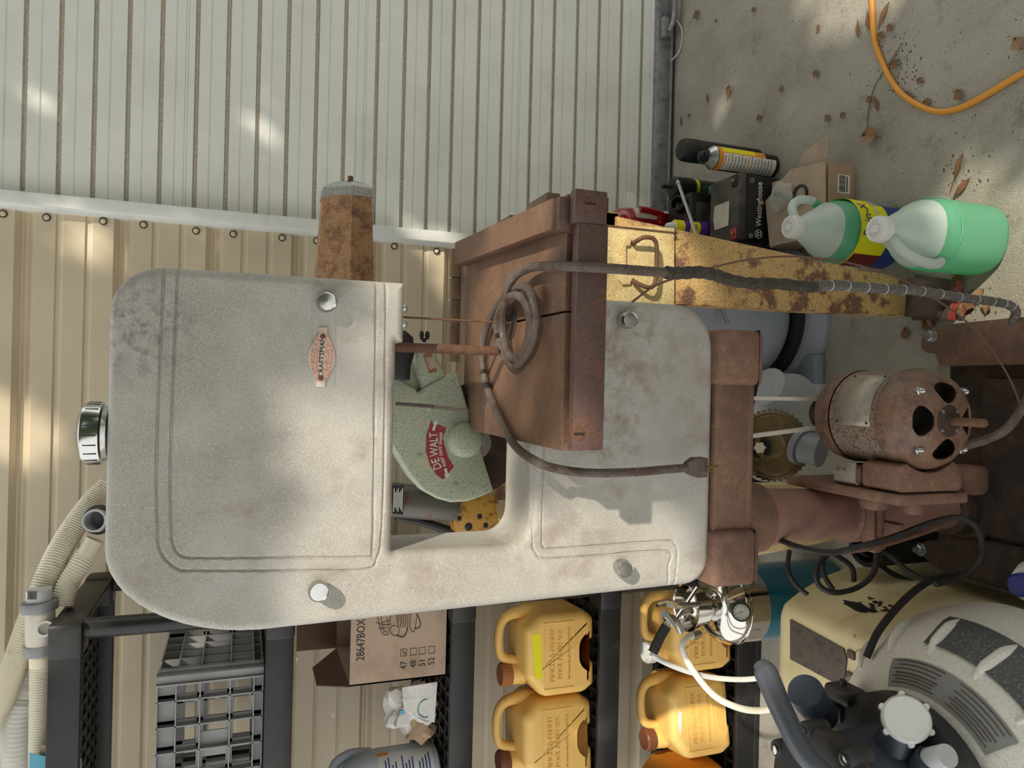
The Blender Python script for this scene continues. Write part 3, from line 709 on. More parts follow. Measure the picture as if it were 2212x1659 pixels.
for a, b in (((936, 930), (940, 916)), ((962, 1012), (965, 1024))):
    p, q = at(*a, GY-.001), at(*b, GY-.001); d = (q-p).normalized(); n = Vector((0, -1, 0)).cross(d).normalized()
    mk('decal_arrow', ([p+n*.0025, p-n*.0025, q-n*.0025, q-n*.006, q+d*.008, q+n*.006, q+n*.0025], [(0, 1, 2, 3, 4, 5, 6)]), m_whitep, guard, smooth=False)
# handle grip, motor drum, yoke
hg = [(850, 712), (878, 713), (895, 728), (899, 760), (890, 790), (888, 822), (850, 820)]
mk('handle_grip', front([(at(*q, GY-.03).x, at(*q, GY-.03).z) for q in hg], GY-.03, .045, .010), m_blackm, ras, angle=50)
mk('handle_yoke', front([(at(*q, GY+.03).x, at(*q, GY+.03).z) for q in [(850, 790), (912, 780), (906, 850), (850, 860)]], GY+.03, .04, .006), m_green, ras)
a, b = at(835, 1078, 1.42), at(985, 1092, 1.42)
dm = mk('motor_drum', lathe([(.030, 0), (.033, .005), (.033, (b-a).length-.01), (.030, (b-a).length)], a, b-a, 28), M('stained_grey_steel', (96, 92, 88), [((112, 62, 40), 30, .58, .66, 5)], rough=.45, metal=.4), ras)
V = []; Fc = []
a0, b0_ = at(850, 1078, 1.385), at(873, 1085, 1.385)
mk('drum_plate', front([(at(*q, 1.384).x, at(*q, 1.384).z) for q in [(848, 1048), (872, 1048), (871, 1112), (848, 1110)]], 1.384, .002), m_blackm, dm, smooth=False)
for i in range(7):
    q = at(869-3*i, 1080, 1.3825); h = .022-.004*(i % 3)
    mk('print_line', box(q.x-h, q.x+h, 1.3825, 1.3835, q.z-.0007, q.z+.0007), m_whitep, dm, smooth=False)
mk('rest_bar', tube([at(855, 1115, 1.45), at(915, 1128, 1.45), at(1010, 1160, 1.45)], .009, 10), m_blackm, ras)
yb = [(978, 1088), (1068, 1070), (1085, 1160), (985, 1150)]
yk = mk('column_base', front([(at(*q, 1.40).x, at(*q, 1.40).z) for q in yb], 1.40, .05, .005), m_yel3, ras)
for q, r in (((992, 1120), .005), ((1036, 1116), .0055), ((1012, 1138), .008), ((1049, 1135), .0055)):
    k = at(*q, 1.40); mk('bolt_hole', lathe([(r, 0), (r*.8, .0005)], (k.x, 1.3995, k.z), (0, -1, 0), 16), m_darkp, yk)
# wooden work table and frame
Ztab = .90
pz = [(976, 545), (1052, 545), (1052, 790), (976, 790)]
x0, x1 = -.06, .40; yA, yB = 1.42, 2.10
for i in range(6):
    ya = yA+(yB-yA)*i/6; mk('table_board', box(x0+.01*math.sin(i*2), x1-.012*(i % 2), ya+.002, ya+(yB-yA)/6-.002, Ztab-.03, Ztab, .002), m_wood, ras)
fb_ = onz(975, 660, Ztab)
for i, (y0, y1) in enumerate(((540, 600), (602, 648), (650, 700), (702, 782))):
    a, b = at(985, y0, 2.08), at(985, y1, 2.08)
    mk('fence_board', box(b.x, a.x, 2.06, 2.085, Ztab, at(974, 650, 2.06).z, .002), m_wood, ras)
mk('table_frame', join(box(-.37, .345, 1.31, 1.335, .79, .868, .003), box(-.37, .345, 2.0, 2.03, .79, .868, .003), box(-.37, -.34, 1.31, 2.03, .79, .868, .003), box(.315, .345, 1.31, 2.03, .79, .868, .003)), m_yel, ras)
mk('column_bracket', box(-.462, -.34, 1.50, 1.59, .79, .866, .004), m_yel, ras)
mk('frame_strip', box(at(1298, 665, 1.295).x, at(1300, 428, 1.295).x, 1.292, 1.312, at(1303, 560, 1.292).z, at(1290, 560, 1.292).z+.04, .002), m_stand, ras)
# legs: tapered sheet-steel
LY = 1.30
def leg(pts, y, mat): return mk('stand_leg', front(pts, y, .045, .003), mat, ras)
lp = [at(*q, LY) for q in ((1440, 497), (1940, 601), (1952, 683), (1440, 676))]
rp = [(q.x, q.z) for q in lp]
rp[1] = (rp[1][0], .048); rp[2] = (rp[2][0], .048)
rp[0] = (.335, .80); rp[3] = (.168, .80)
leg(rp, LY, m_yel2)
# drawer-like yellow panel with a welded rod handle
pq = [at(*q, LY-.012) for q in ((1303, 486), (1457, 492), (1457, 690), (1303, 690))]
pan = mk('side_panel', front([(q.x, q.z) for q in pq], LY-.012, .012, .002), m_yel, ras)
pts = [at(*q, LY-Y) for q, Y in (((1368, 527), .014), ((1372, 523), .024), ((1390, 513), .034), ((1410, 515), .036), ((1418, 530), .036), ((1418, 570), .036), ((1416, 605), .036), ((1408, 620), .036), ((1392, 619), .034), ((1372, 609), .024), ((1367, 605), .014))]
mk('rod_handle', tube(pts, .0045, 8), m_rust, pan)
mk('handle_bracket', front([(at(*q, LY-.018).x, at(*q, LY-.018).z) for q in ((1338, 520), (1352, 511), (1365, 514), (1362, 530), (1353, 532), (1353, 585), (1366, 600), (1362, 614), (1345, 615), (1337, 605), (1340, 560))], LY-.0185, .006, .002), m_yel, pan)
mk('panel_weld', box(pq[0].x-.002, pq[0].x+.001, LY-.014, LY, pq[2].z, pq[0].z), m_rust, pan, smooth=False)
# left legs and rear legs
lft = [(-.350, .80), (-.372, .60), (-.275, .02), (-.195, .02), (-.195, .80)]
lq = [at(*q, LY) for q in ((1600, 1208), (1830, 1163), (1990, 1120), (1990, 1048), (1600, 1048))]
pts = [(q.x, max(q.z, .0)) for q in lq]
pts = [(pts[0][0]-.012, .80)]+[pts[0], pts[1], (pts[1][0]+.03, 0), (pts[4][0]-.01, 0), pts[4], (pts[4][0], .80)]
leg(pts[::-1], LY, m_yel)
for s in (-.33, .27): mk('stand_leg', box(s, s+.05, 1.98, 2.02, 0, .80, .004), m_yel2, ras)
# wooden blocks under the right leg
wa = [onz(*q, .045) for q in ((1955, 690), (1962, 590), (2052, 606), (2032, 690))]
wb = thing('wood_block', (.2, 1.24, 0), 'dark wooden block with a faded red side under the yellow leg', 'wood block')
poly = [(q.x, q.y) for q in wa]
def block(poly, z0, z1): return prism(poly[::-1] if sum((poly[i][0]*poly[(i+1) % 4][1]-poly[(i+1) % 4][0]*poly[i][1]) for i in range(4)) < 0 else poly, (0, 0, z0), (1, 0, 0), (0, 1, 0), z1-z0, .002)
mk('lower_board', block(poly, 0, .026), m_woodd, wb)
c = sum((Vector(p) for p in poly), Vector((0, 0)))/4
mk('upper_board', block([tuple(c+(Vector(p)-c)*.86+Vector((0, .008))) for p in poly], .026, .047), m_woodd, wb)
pA, pB = Vector(poly[3]), Vector(poly[2])
mk('red_edge', block([tuple(pA+Vector((0, -.002))), tuple(pB+Vector((0.001, -.002))), tuple(pB+Vector((0, .001))), tuple(pA+Vector((0, .001)))], .001, .025), m_redp, wb, smooth=False)
# ------------------------------------------------------------------ washer-fluid jugs
def jug(cx, cy, hang, label, fill, lab=None):
    t = thing('washer_fluid_jug', (cx, cy, 0), label, 'jug', None)
    R = .0765
    prof = [(.060, 0), (.070, .004), (R-.001, .014), (R, .03), (R, .145), (R*.985, .160), (R*.93, .176), (R*.82, .194), (R*.66, .213), (R*.48, .240), (R*.34, .258), (.0235, .266), (.0225, .272), (.0225, .282)]
    def sq(g):                                    # slightly squared shoulders as on a moulded gallon jug
        V = []
        for v in g[0]:
            x, y, z = v[0]-cx, v[1]-cy, v[2]; a = math.atan2(y, x); k = 1+.035*math.cos(4*(a-hang))*min(1, max(0, (.22-z)/.06))
            V.append((cx+x*k, cy+y*k, z))
        return V, g[1]
    fine = []
    for (r0, z0), (r1, z1) in zip(prof, prof[1:]):
        for k in range(4): fine.append((r0+(r1-r0)*k/4, z0+(z1-z0)*k/4))
    fine.append(prof[-1])
    def rat(z): return float(np.interp(z, [p[1] for p in prof], [p[0] for p in prof]))
    low = [p for p in fine if p[1] < fill]+[(rat(fill), fill)]
    hi = [(rat(fill), fill)]+[p for p in fine if p[1] > fill]
    mk('liquid_filled_body', sq(lathe(low, (cx, cy, 0), (0, 0, 1), 40)), m_jugg, t)
    mk('clear_shoulder', sq(lathe(hi, (cx, cy, 0), (0, 0, 1), 40, cap=False)), m_jugw, t)
    mk('mould_ring', lathe([(R*1.03, .146), (R*1.04, .148), (R*1.03, .150)], (cx, cy, 0), (0, 0, 1), 40, cap=False), m_jugg, t)
    cp = mk('screw_cap', lathe([(.0255, .266), (.0262, .268), (.0262, .288), (.0245, .291), (.0215, .2912), (.0210, .2900), (.0001, .2900)], (cx, cy, 0), (0, 0, 1), 48), m_capw, t)
    for k in range(32):
        a = 2*math.pi*k/32; d = Vector((math.cos(a), math.sin(a), 0)); o = Vector((cx, cy, 0))
        if k == 0: rib = mk('cap_rib', cyl(o+d*.0262+Vector((0, 0, .269)), o+d*.0262+Vector((0, 0, .286)), .0009, 5), m_capw, cp)
        else: c = rib.copy(); col.objects.link(c); c.parent = cp; c.location = rib.location+(d-Vector((1, 0, 0)))*.0262
    text('CLOSE TIGHTLY', None, None, None, .0075, m_lgrey, cp, warp=lambda x, y, z: Vector((cx+(.0155+y)*math.sin(x/.0155), cy+(.0155+y)*math.cos(x/.0155), .2902+z*2)))
    text('PUSH DOWN', None, None, None, .0065, m_lgrey, cp, warp=lambda x, y, z: Vector((cx+(.0095+y)*math.sin(x/.0085+math.pi), cy+(.0095+y)*math.cos(x/.0085+math.pi), .2902+z*2)))
    d = Vector((math.cos(hang), math.sin(hang), 0)); o = Vector((cx, cy, 0)); Z = Vector((0, 0, 1))
    hp = [o+d*.016+Z*.256, o+d*.040+Z*.262, o+d*.066+Z*.255, o+d*.086+Z*.232, o+d*.093+Z*.204, o+d*.086+Z*.178, o+d*.060+Z*.158]
    P = spline(hp, 6); k = next((i for i, p in enumerate(P) if i > 8 and p.z < fill), len(P)-2)
    mk('handle', tube(P[:k+1], .0105, 12, sm=False), m_jugw, t)
    if k < len(P)-2: mk('handle_base', tube(P[k:], .0105, 12, sm=False), m_jugg, t)
    return t
ja = jug(.331, 1.157, math.radians(218), 'green washer-fluid jug without a front label, sunlit at its foot', .178)
jb = jug(.384, 1.412, math.radians(28), 'green washer-fluid jug with a yellow label, behind the bare jug', .186)
# yellow wrap label on the second jug
def wrap(cx, cy, R, a0, a1, z0, z1, n=20):
    V = []; Fc = []
    for k in range(n+1):
        a = a0+(a1-a0)*k/n
        for z in (z0, z1): V.append((cx+R*math.cos(a), cy+R*math.sin(a), z))
    for k in range(n): Fc.append((2*k, 2*k+2, 2*k+3, 2*k+1))
    return V, Fc
Rl = .0795; A0, A1 = math.radians(185), math.radians(350)
lb = mk('wrap_label', wrap(.384, 1.412, Rl, A0, math.radians(385), .012, .152), m_yelp, jb)
mk('label_band', wrap(.384, 1.412, Rl+.0004, A0, A1, .012, .066), m_navyp, lb)
mk('label_picture', wrap(.384, 1.412, Rl+.0006, math.radians(318), math.radians(385), .016, .10), M('label_scene_print', (120, 120, 96), [((90, 120, 150), 40, .45, .6), ((190, 180, 150), 60, .55, .65)], rough=.5), lb)
mk('label_flash', wrap(.384, 1.412, Rl+.0006, A0, math.radians(222), .066, .147), M('maroon_print', (110, 30, 30), rough=.5), lb)
def wtext(s, size, am, z, mat, par, sx=1.0, cx=.384, cy=1.412, R=Rl+.001):
    return text(s, None, None, None, size, mat, par, sx=sx, warp=lambda x, y, q: Vector((cx+(R+q)*math.cos(am+x/R), cy+(R+q)*math.sin(am+x/R), z+y)))
wtext('Rain-X', .034, math.radians(286), .130, m_navyp, lb, .95)
wtext('Remover', .024, math.radians(312), .098, m_whitep, lb, .9)
# a sliver of a third jug at the frame edge
# ------------------------------------------------------------------ battery
bt = thing('car_battery', (.515, 1.80, 0), 'black Westinghouse-lettered sealed battery with a paper slip on top', 'battery')
bx0, bx1, by0, by1 = .424, .606, 1.735, 1.868
mk('case', box(bx0, bx1, by0, by1, 0, .165, .004), m_black, bt)
mk('lid', box(bx0-.002, bx1+.002, by0-.002, by1+.002, .166, .192, .005), M('dusty_black_lid', (70, 66, 60), [((92, 86, 78), 20, .45, .66)], rough=.7), bt)
mk('lid_groove', box(bx0-.001, bx1+.001, by0-.001, by1+.001, .160, .168), m_blackm, bt, smooth=False)
text('Westinghouse', (.525, by0-.0008, .122), (1, 0, 0), (0, 0, 1), .0265, m_whitep, bt, sx=.82, bold=.0004)
mk('emblem_ring', xf(lathe([(.0125, 0), (.0125, .0008), (.0108, .0008), (.0108, 0)], (0, 0, 0), (0, 0, 1), 28, cap=False), Matrix.Translation((.441, by0, .122)) @ Matrix.Rotation(math.radians(90), 4, 'X')), m_whitep, bt)
text('W', (.441, by0-.0008, .124), (1, 0, 0), (0, 0, 1), .0155, m_whitep, bt, bold=.0004)
mk('emblem_bar', box(.434, .448, by0-.001, by0, .1145, .1162), m_whitep, bt, smooth=False)
text('-', (.590, by0-.0008, .148), (1, 0, 0), (0, 0, 1), .014, m_whitep, bt); text('+', (.434, by0-.0008, .148), (1, 0, 0), (0, 0, 1), .014, m_whitep, bt)
for x in (.434, .590): mk('pole_ring', xf(lathe([(.0065, 0), (.0065, .0006), (.0056, .0006), (.0056, 0)], (0, 0, 0), (0, 0, 1), 20, cap=False), Matrix.Translation((x, by0, .148)) @ Matrix.Rotation(math.radians(90), 4, 'X')), m_whitep, bt)
for x, mm in ((.588, m_blackm), (.438, m_redg)):
    tm = mk('terminal', box(x-.016, x+.016, by0+.004, by0+.030, .188, .197, .003), mm, bt)
    mk('terminal_bolt', lathe([(.006, 0), (.006, .004), (.003, .006)], (x, by0+.017, .197), (0, 0, 1), 12), m_brass, tm)
pp_ = [(-.036, -.034), (.034, -.040), (.037, .030), (.0, .037), (-.034, .030)]
ps = mk('paper_slip', prism(pp_, (.500, 1.812, .1935), (1, .06, 0), (-.06, 1, 0), .0008), m_paper, smooth=False); tag(ps, 'crumpled tan paper slip lying on the battery lid', 'paper')
# ------------------------------------------------------------------ kraft parts box, tape ring, small bag
kb = thing('cardboard_box', (.48, 1.61, 0), 'opened kraft cardboard parts box with a barcode sticker beside the battery', 'box')
kx0, kx1, ky0, ky1, kz = .402, .588, 1.508, 1.725, .088
mk('carton', box(kx0, kx1, ky0, ky1, 0, kz, .0015), m_card, kb, smooth=False)
mk('top_flap', prism(rpoly([(0, 0), (.187, 0), (.195, .12, .02), (.13, .215), (0, .2)], 4), (kx0, ky0, kz+.002), (1, 0, .04), (0, 1, .06), .003), m_card2, kb)
mk('side_flap', prism(rpoly([(0, 0), (.10, 0, .015), (.10, .05, .03), (0, .07)], 5), (kx1-.001, ky0+.01, kz), (0, 1, 0), (.85, -.35, .18), .003), m_card2, kb)
mk('dust_flap', prism([(0, 0), (.075, 0), (.075, .10), (0, .13)], (kx1-.085, ky0+.001, kz+.0055), (1, 0, .04), (0, 1, .06), .002), m_card, kb)
st = mk('barcode_sticker', box(.512, .560, ky0-.0008, ky0, .018, .058), m_whitep, kb, smooth=False)
xx = .516
while xx < .556:
    wv = random.choice((.0008, .0014, .002)); mk('bar', box(xx, xx+wv, ky0-.0014, ky0-.0007, .034, .054), m_darkp, st, smooth=False); xx += wv+random.choice((.0009, .0016))
mk('print_line', box(.516, .556, ky0-.0014, ky0-.0007, .027, .030), m_darkp, st, smooth=False)
for s, x, y in (('KIT', .405, 1.60), ('OUT', .405, 1.575)):
    text(s, (x, y, kz+.008+(y-ky0)*.06), (-1, 0, -.04), (0, -1, -.06), .016, m_darkp, kb, sx=.8)
rg = onz(1726, 420, .108)
tr2 = mk('tape_ring', lathe([(.024, 0), (.026, .001), (.026, .012), (.024, .013), (.019, .012), (.019, .001), (.024, 0)], (rg.x, rg.y, .096), (.05, -.1, 1), 32, cap=False), m_blackm); tag(tr2, 'black tape ring on the open cardboard box', 'tape roll')
bgp = onz(1690, 425, .11)
pb = mk('parts_bag', ico((bgp.x, bgp.y, .115), (.040, .045, .014), 3, lambda c: 1+.12*math.sin(7*c.x+3*c.y)), m_glassy); tag(pb, 'small clear plastic bag of parts on the cardboard box', 'bag')
pg_ = mk('bagged_fitting', tube([(bgp.x-.01, bgp.y-.02, .112), (bgp.x+.008, bgp.y+.004, .118), (bgp.x+.012, bgp.y+.024, .114)], .006, 8), M('green_fitting', (74, 96, 84), rough=.4)); tag(pg_, 'dark green fitting inside the clear plastic bag', 'fitting')
# ------------------------------------------------------------------ spray cans and bottles by the door
def can(name, cx, cy, r, h, label, body, parts, tilt=0):
    t = thing(name, (cx, cy, 0), label, 'can')
    mk('can_body', lathe([(r*.92, 0), (r, .004), (r, h-.006), (r*.95, h)], (cx, cy, 0), (0, 0, 1), 32), body, t)
    parts(t); return t
def p_orange(t):
    cx, cy, r = .672, 1.832, .033
    mk('label_panel', wrap(cx, cy, r+.0004, math.radians(190), math.radians(285), .014, .205), m_whitep, t)
    for a0, a1, mm in ((285, 350, m_orap),): mk('label_side', wrap(cx, cy, r+.0004, math.radians(a0), math.radians(a1), .05, .205), mm, t)
    mk('label_yellow', wrap(cx, cy, r+.0006, math.radians(290), math.radians(345), .085, .20), m_yelp, t)
    mk('label_rim', lathe([(r+.0007, .197), (r+.0007, .212)], (cx, cy, 0), (0, 0, 1), 32, cap=False), m_orap, t)
    for k in range(15):
        z = .190-.0115*k
        mk('label_line', wrap(cx, cy, r+.0009, math.radians(196+3*(k % 2)), math.radians(240), z, z+.0035, 6), m_orap if k in (1, 7) else m_label, t)
        mk('label_line', wrap(cx, cy, r+.0009, math.radians(244), math.radians(272+6*(k % 3)), z, z+.0035, 6), m_orap if k in (1, 7) else m_label, t)
    mk('shoulder', lathe([(r, .212), (r+.001, .216), (r*.9, .222), (r*.6, .233), (r*.5, .236)], (cx, cy, 0), (0, 0, 1), 32, cap=False), m_steel, t)
    nz = mk('trigger_nozzle', join(lathe([(.017, .232), (.017, .246), (.014, .258), (.008, .262)], (cx, cy, 0), (0, 0, 1), 20), box(cx-.010, cx+.010, cy-.034, cy-.004, .244, .256, .004), cyl((cx, cy-.02, .256), (cx-.006, cy-.012, .268), .009, 12)), m_blackm, t)
can('insecticide_can', .672, 1.832, .033, .212, 'orange and white labelled aerosol can with a black trigger nozzle', m_blackm, p_orange)
def p_black(t):
    mk('cap', lathe([(.034, .222), (.035, .226), (.034, .262), (.029, .272), (.020, .275)], (.712, 1.91, 0), (0, 0, 1), 28), m_blackm, t)
    mk('label_strip', wrap(.712, 1.91, .0344, math.radians(185), math.radians(240), .19, .214), m_cyan, t)
can('aerosol_can', .712, 1.91, .034, .222, 'black aerosol can standing behind the orange labelled can', m_blackm, p_black)
def p_oil(t):
    cx, cy = .630, 2.02
    mk('cap', lathe([(.033, .165), (.035, .168), (.034, .225), (.028, .232), (.010, .234)], (cx, cy, 0), (0, 0, 1), 28), m_blackm, t)
    mk('spout', join(cyl((cx, cy, .230), (cx, cy, .258), .006, 12), lathe([(.008, 0), (.0085, .006), (.006, .009)], (cx, cy, .258), (0, 0, 1), 12)), m_blackm, t)
    mk('yellow_band', lathe([(.0338, .148), (.0338, .160)], (cx, cy, 0), (0, 0, 1), 28, cap=False), m_yelp, t)
    mk('label_panel', wrap(cx, cy, .0340, math.radians(195), math.radians(285), .06, .140), M('pale_green_print', (196, 224, 212), rough=.5), t)
    mk('label_head', wrap(cx, cy, .0344, math.radians(195), math.radians(285), .118, .140), M('green_print', (40, 110, 70), rough=.5), t)
    for k in range(6): mk('label_line', wrap(cx, cy, .0344, math.radians(202), math.radians(268), .070+.007*k, .0725+.007*k, 8), M('green_text', (60, 120, 96), rough=.5) if k == 0 else bpy.data.materials['green_text'], t)
can('lubricant_bottle', .630, 2.02, .033, .165, 'black capped bottle with yellow band and pale green label', M('dark_green_bottle', (26, 46, 32), rough=.35), p_oil)
# fire-red cylinder behind the yellow panel
ex = at(1370, 480, 2.16)
fe = thing('fire_extinguisher', (ex.x, 2.16, 0), 'glossy red cylinder with chrome valve and red lever behind the yellow panel', 'extinguisher')
ez = at(1318, 470, 2.16).z
mk('cylinder', lathe([(.050, 0), (.056, .006), (.056, ez-.06), (.050, ez-.025), (.032, ez-.004), (.018, ez)], (ex.x-.012, 2.16, 0), (0, 0, 1), 32), m_redg, fe)
mk('valve', join(cyl((ex.x-.0, 2.16, ez-.004), (ex.x, 2.16, ez+.022), .014, 16), cyl((ex.x, 2.155, ez+.018), (ex.x+.060, 2.13, ez+.03), .007, 12)), m_chrome, fe)
mk('lever', tube([at(1382, 452, 2.10), at(1405, 456, 2.10), at(1430, 463, 2.10)], .011, 10), m_redg, fe)
mk('lever_bracket', box(at(1428, 485, 2.10).x, at(1428, 462, 2.10).x, 2.085, 2.11, at(1445, 470, 2.1).z, at(1420, 470, 2.1).z, .003), m_redg, fe)
mk('hose_collar', cyl(at(1370, 462, 2.12), at(1440, 470, 2.12), .020, 16), m_pvc, fe)
# electronics box with tube socket, telescopic rod, glue bottle
eb = at(1495, 455, 1.98); tz = at(1462, 455, 1.96).z
el = thing('charger_unit', (eb.x, 2.0, 0), 'black charger unit with a round cable socket on top', 'charger')
ew0, ew1 = at(1500, 500, 1.95).x, at(1500, 418, 1.95).x
mk('case', box(ew0, ew1, 1.93, 2.06, 0, tz-.03, .006), m_black, el)
mk('face_strip', box(ew0+.02, ew1-.03, 1.9285, 1.932, .03, tz-.05), m_panel, el, smooth=False)
mk('socket', lathe([(.024, 0), (.026, .004), (.026, .03), (.022, .034), (.019, .034), (.019, .006)], (ew1-.035, 1.985, tz-.034), (.2, -.5, 1), 24, cap=False), m_blackm, el)
mk('loop_wire', tube([at(1480, 505, 1.92), at(1500, 470, 1.9), at(1530, 462, 1.9), at(1538, 475, 1.9), at(1525, 492, 1.9), at(1490, 500, 1.92)], .0022, 6), m_rubber, el)
r0_, r1_ = at(1466, 398, 1.72), at(1506, 512, 1.66)
rd = mk('telescopic_rod', join(cyl(r0_, r1_, .0042, 10), lathe([(.0055, 0), (.006, .004), (.0045, .010)], r0_, r0_-r1_, 12), cyl(r1_, r1_+(r1_-r0_).normalized()*.25, .0052, 10)), m_steel); tag(rd, 'thin steel telescopic rod leaning beside the battery', 'rod')
GLY = 1.90
gx = at(1480, 492, GLY)
za, zb, zc_, zd, ze = [at(x, 492, GLY).z for x in (1437, 1456, 1480, 1497, 1522)]
z5 = at(1528, 492, GLY).z
mk('transformer_block', box(ew0-.02, gx.x+.05, GLY-.04, 1.93, 0, z5, .005), m_blackm, el)
gl_ = thing('glue_bottle', (gx.x, GLY, z5), 'yellow and purple glue bottle with a white cone nozzle', 'bottle')
mk('nozzle', lathe([(.014, zb), (.0135, zb+.004), (.011, zb+(za-zb)*.5), (.0075, zb+(za-zb)*.85), (.003, za)], (gx.x, GLY, 0), (0, 0, 1), 20), m_capw, gl_)
mk('bottle_body', lathe([(.016, z5), (.024, z5+.006), (.024, ze+.004), (.018, zd-.008)], (gx.x, GLY, 0), (0, 0, 1), 24), m_purp, gl_)
mk('neck', lathe([(.0205, zd-.014), (.0205, zb)], (gx.x, GLY, 0), (0, 0, 1), 24), m_yelp, gl_)
mk('purple_ring', lathe([(.0212, zc_-.006), (.0212, zc_+.012)], (gx.x, GLY, 0), (0, 0, 1), 24), m_purp, gl_)
text('ADHE', (gx.x, GLY-.0215, zd+.002), (1, 0, 0), (0, 0, 1), .010, m_darkp, gl_, sx=.7)
# ------------------------------------------------------------------ orange extension cord
oc = mk('extension_cord', tube([onz(*q, .007) for q in ((1870, -120), (1883, 0), (1888, 80), (1908, 140), (1940, 195), (1985, 228), (2030, 241), (2075, 233), (2130, 205), (2212, 156), (2300, 110))], .0068, 10), m_ocord); tag(oc, 'orange extension cord curving over the concrete floor', 'cord')
# ------------------------------------------------------------------ dry leaves, twigs and debris on the slab
def leafmesh(L, W, curl, ph):
    n = 8; V = []; Fc = []
    for i in range(n+1):
        t = i/n; wd = W*math.sin(math.pi*t**.8)*(1-.1*math.sin(9*t+ph)); z = curl*math.sin(math.pi*t+ph*.3)+.002
        for s in (-1, 0, 1): V.append((L*(t-.5), wd*s, z+abs(s)*curl*.7))
    for i in range(n):
        for s in (0, 1): Fc.append((i*3+s, i*3+s+1, i*3+s+4, i*3+s+3))
    V += [(L*.5, 0, .003), (L*.75, .004, .004), (L*.75, .0055, .004)]; k = len(V)-3; Fc.append((n*3+1, k+1, k+2))
    return V, Fc
LG = 'dry leaves scattered on the concrete'
protos = {}
def leaf(x, y, ang, kind, sc_=1.0):
    p = onz(x, y, 0)
    spec = {'narrow': (.062, .008, .004, .4, m_leaf, 'narrow dry brown leaf lying on the concrete'), 'broad': (.050, .016, .010, 1.1, m_leaf2, 'broad tan curled leaf lying on the concrete'), 'small': (.026, .009, .004, 2.0, m_leaf, 'small dark leaf scrap lying on the concrete')}[kind]
    zone = 'by the wood block under the yellow leg' if x > 1940 and y > 580 else 'near the roll-up door' if x < 1720 else 'beside the bare green jug' if x > 2050 and y > 330 else 'near the orange cord'
    lab = spec[5].replace('lying on the concrete', '')+zone
    if kind not in protos:
        o = mk('dry_leaf', leafmesh(*spec[:4]), spec[4], origin=(0, 0, 0)); protos[kind] = o
    else: o = protos[kind].copy(); col.objects.link(o)
    tag(o, lab, 'leaf', 'dry leaves on the concrete: '+lab)
    o.location = (p.x, p.y, .001); o.rotation_euler = (0, 0, ang); o.scale = (sc_,)*3
for q in ((1886, 295, 1.2, 'broad', 1.25), (1963, 205, .9, 'narrow', .8), (1880, 45, .2, 'narrow', .9), (1857, 62, .1, 'narrow', .8), (1912, 35, 2.6, 'narrow', 1), (1905, 78, 1.0, 'small', 1.1), (1895, 224, .3, 'narrow', .7),
          (2075, 360, 2.8, 'narrow', .9), (2080, 408, 2.3, 'narrow', .9), (2205, 95, .6, 'broad', .8), (2075, 205, .5, 'small', 1.2), (2005, 222, 1.2, 'small', 1), (1508, 32, .4, 'small', 1.6), (1579, 195, 1.0, 'small', 1.7), (1530, 212, .2, 'narrow', .6),
          (1473, 262, .1, 'narrow', .6), (1490, 250, 1.0, 'small', .8), (1642, 255, 1.4, 'small', 1), (1630, 22, 1, 'small', .9), (1790, 255, .7, 'small', 1), (1822, 250, 1.9, 'small', .8), (1765, 160, 1.0, 'small', 1.1), (1690, 192, 0, 'small', .8),
          (2045, 650, 1.8, 'broad', .8), (2120, 640, 2.5, 'broad', .7), (2075, 605, .4, 'small', 1.6), (2010, 700, .8, 'broad', .8), (1935, 140, 1.2, 'small', 1.3), (1990, 175, 1.0, 'small', .9), (2140, 662, 2.7, 'broad', .7), (1960, 720, .4, 'small', 1.2), (2035, 672, 1.4, 'narrow', .8),
          (2068, 660, 2.2, 'small', 1.5), (2085, 668, .3, 'small', 1.4), (2098, 655, 1.2, 'small', 1.5), (1880, 215, .5, 'small', .9), (1925, 60, .9, 'small', 1.0), (1548, 45, .4, 'small', .6), (1770, 60, .5, 'small', .8)): leaf(*q)
V = []; Fc = []
for i in range(420):                                  # grit, crumbs and plant litter too small to count
    if i < 150: x, y = random.gauss(2085, 32), random.gauss(655, 18)
    elif i < 260: x, y = random.gauss(1940, 25), random.gauss(140, 32)
    elif i < 300: x, y = random.gauss(2075, 25), random.gauss(375, 28)
    else: x, y = random.uniform(1470, 2212), random.uniform(0, 480)
    p = onz(x, y, 0); s = random.uniform(.0008, .0028 if i < 300 else .002); n = len(V)
    e = random.uniform(.4, 2)
    V += [(p.x-s*e, p.y, 0), (p.x, p.y-s, 0), (p.x+s*e, p.y, 0), (p.x, p.y+s, 0), (p.x, p.y, s*.9)]
    Fc += [(n, n+1, n+4), (n+1, n+2, n+4), (n+2, n+3, n+4), (n+3, n, n+4)]
db = mk('floor_debris', (V, Fc), M('dark_grit', (74, 58, 46), rough=.9), smooth=False); tag(db, 'loose dark grit and plant crumbs on the concrete', 'debris'); db['kind'] = 'stuff'
tw = mk('dry_twig', tube([onz(*q, .003) for q in ((1872, 290), (1876, 240), (1888, 190), (1918, 140), (1950, 92))], .0011, 5), m_twig); tag(tw, 'long thin dry twig running from the tan leaf to the orange cord', 'twig')
tw = mk('dry_twig', join(tube([onz(*q, .004) for q in ((2052, 415), (2062, 385), (2072, 360))], .0012, 5), tube([onz(*q, .004) for q in ((2052, 415), (2058, 395), (2065, 372))], .001, 5)), m_twig); tag(tw, 'forked thin twig with narrow leaves beside the bare green jug', 'twig')
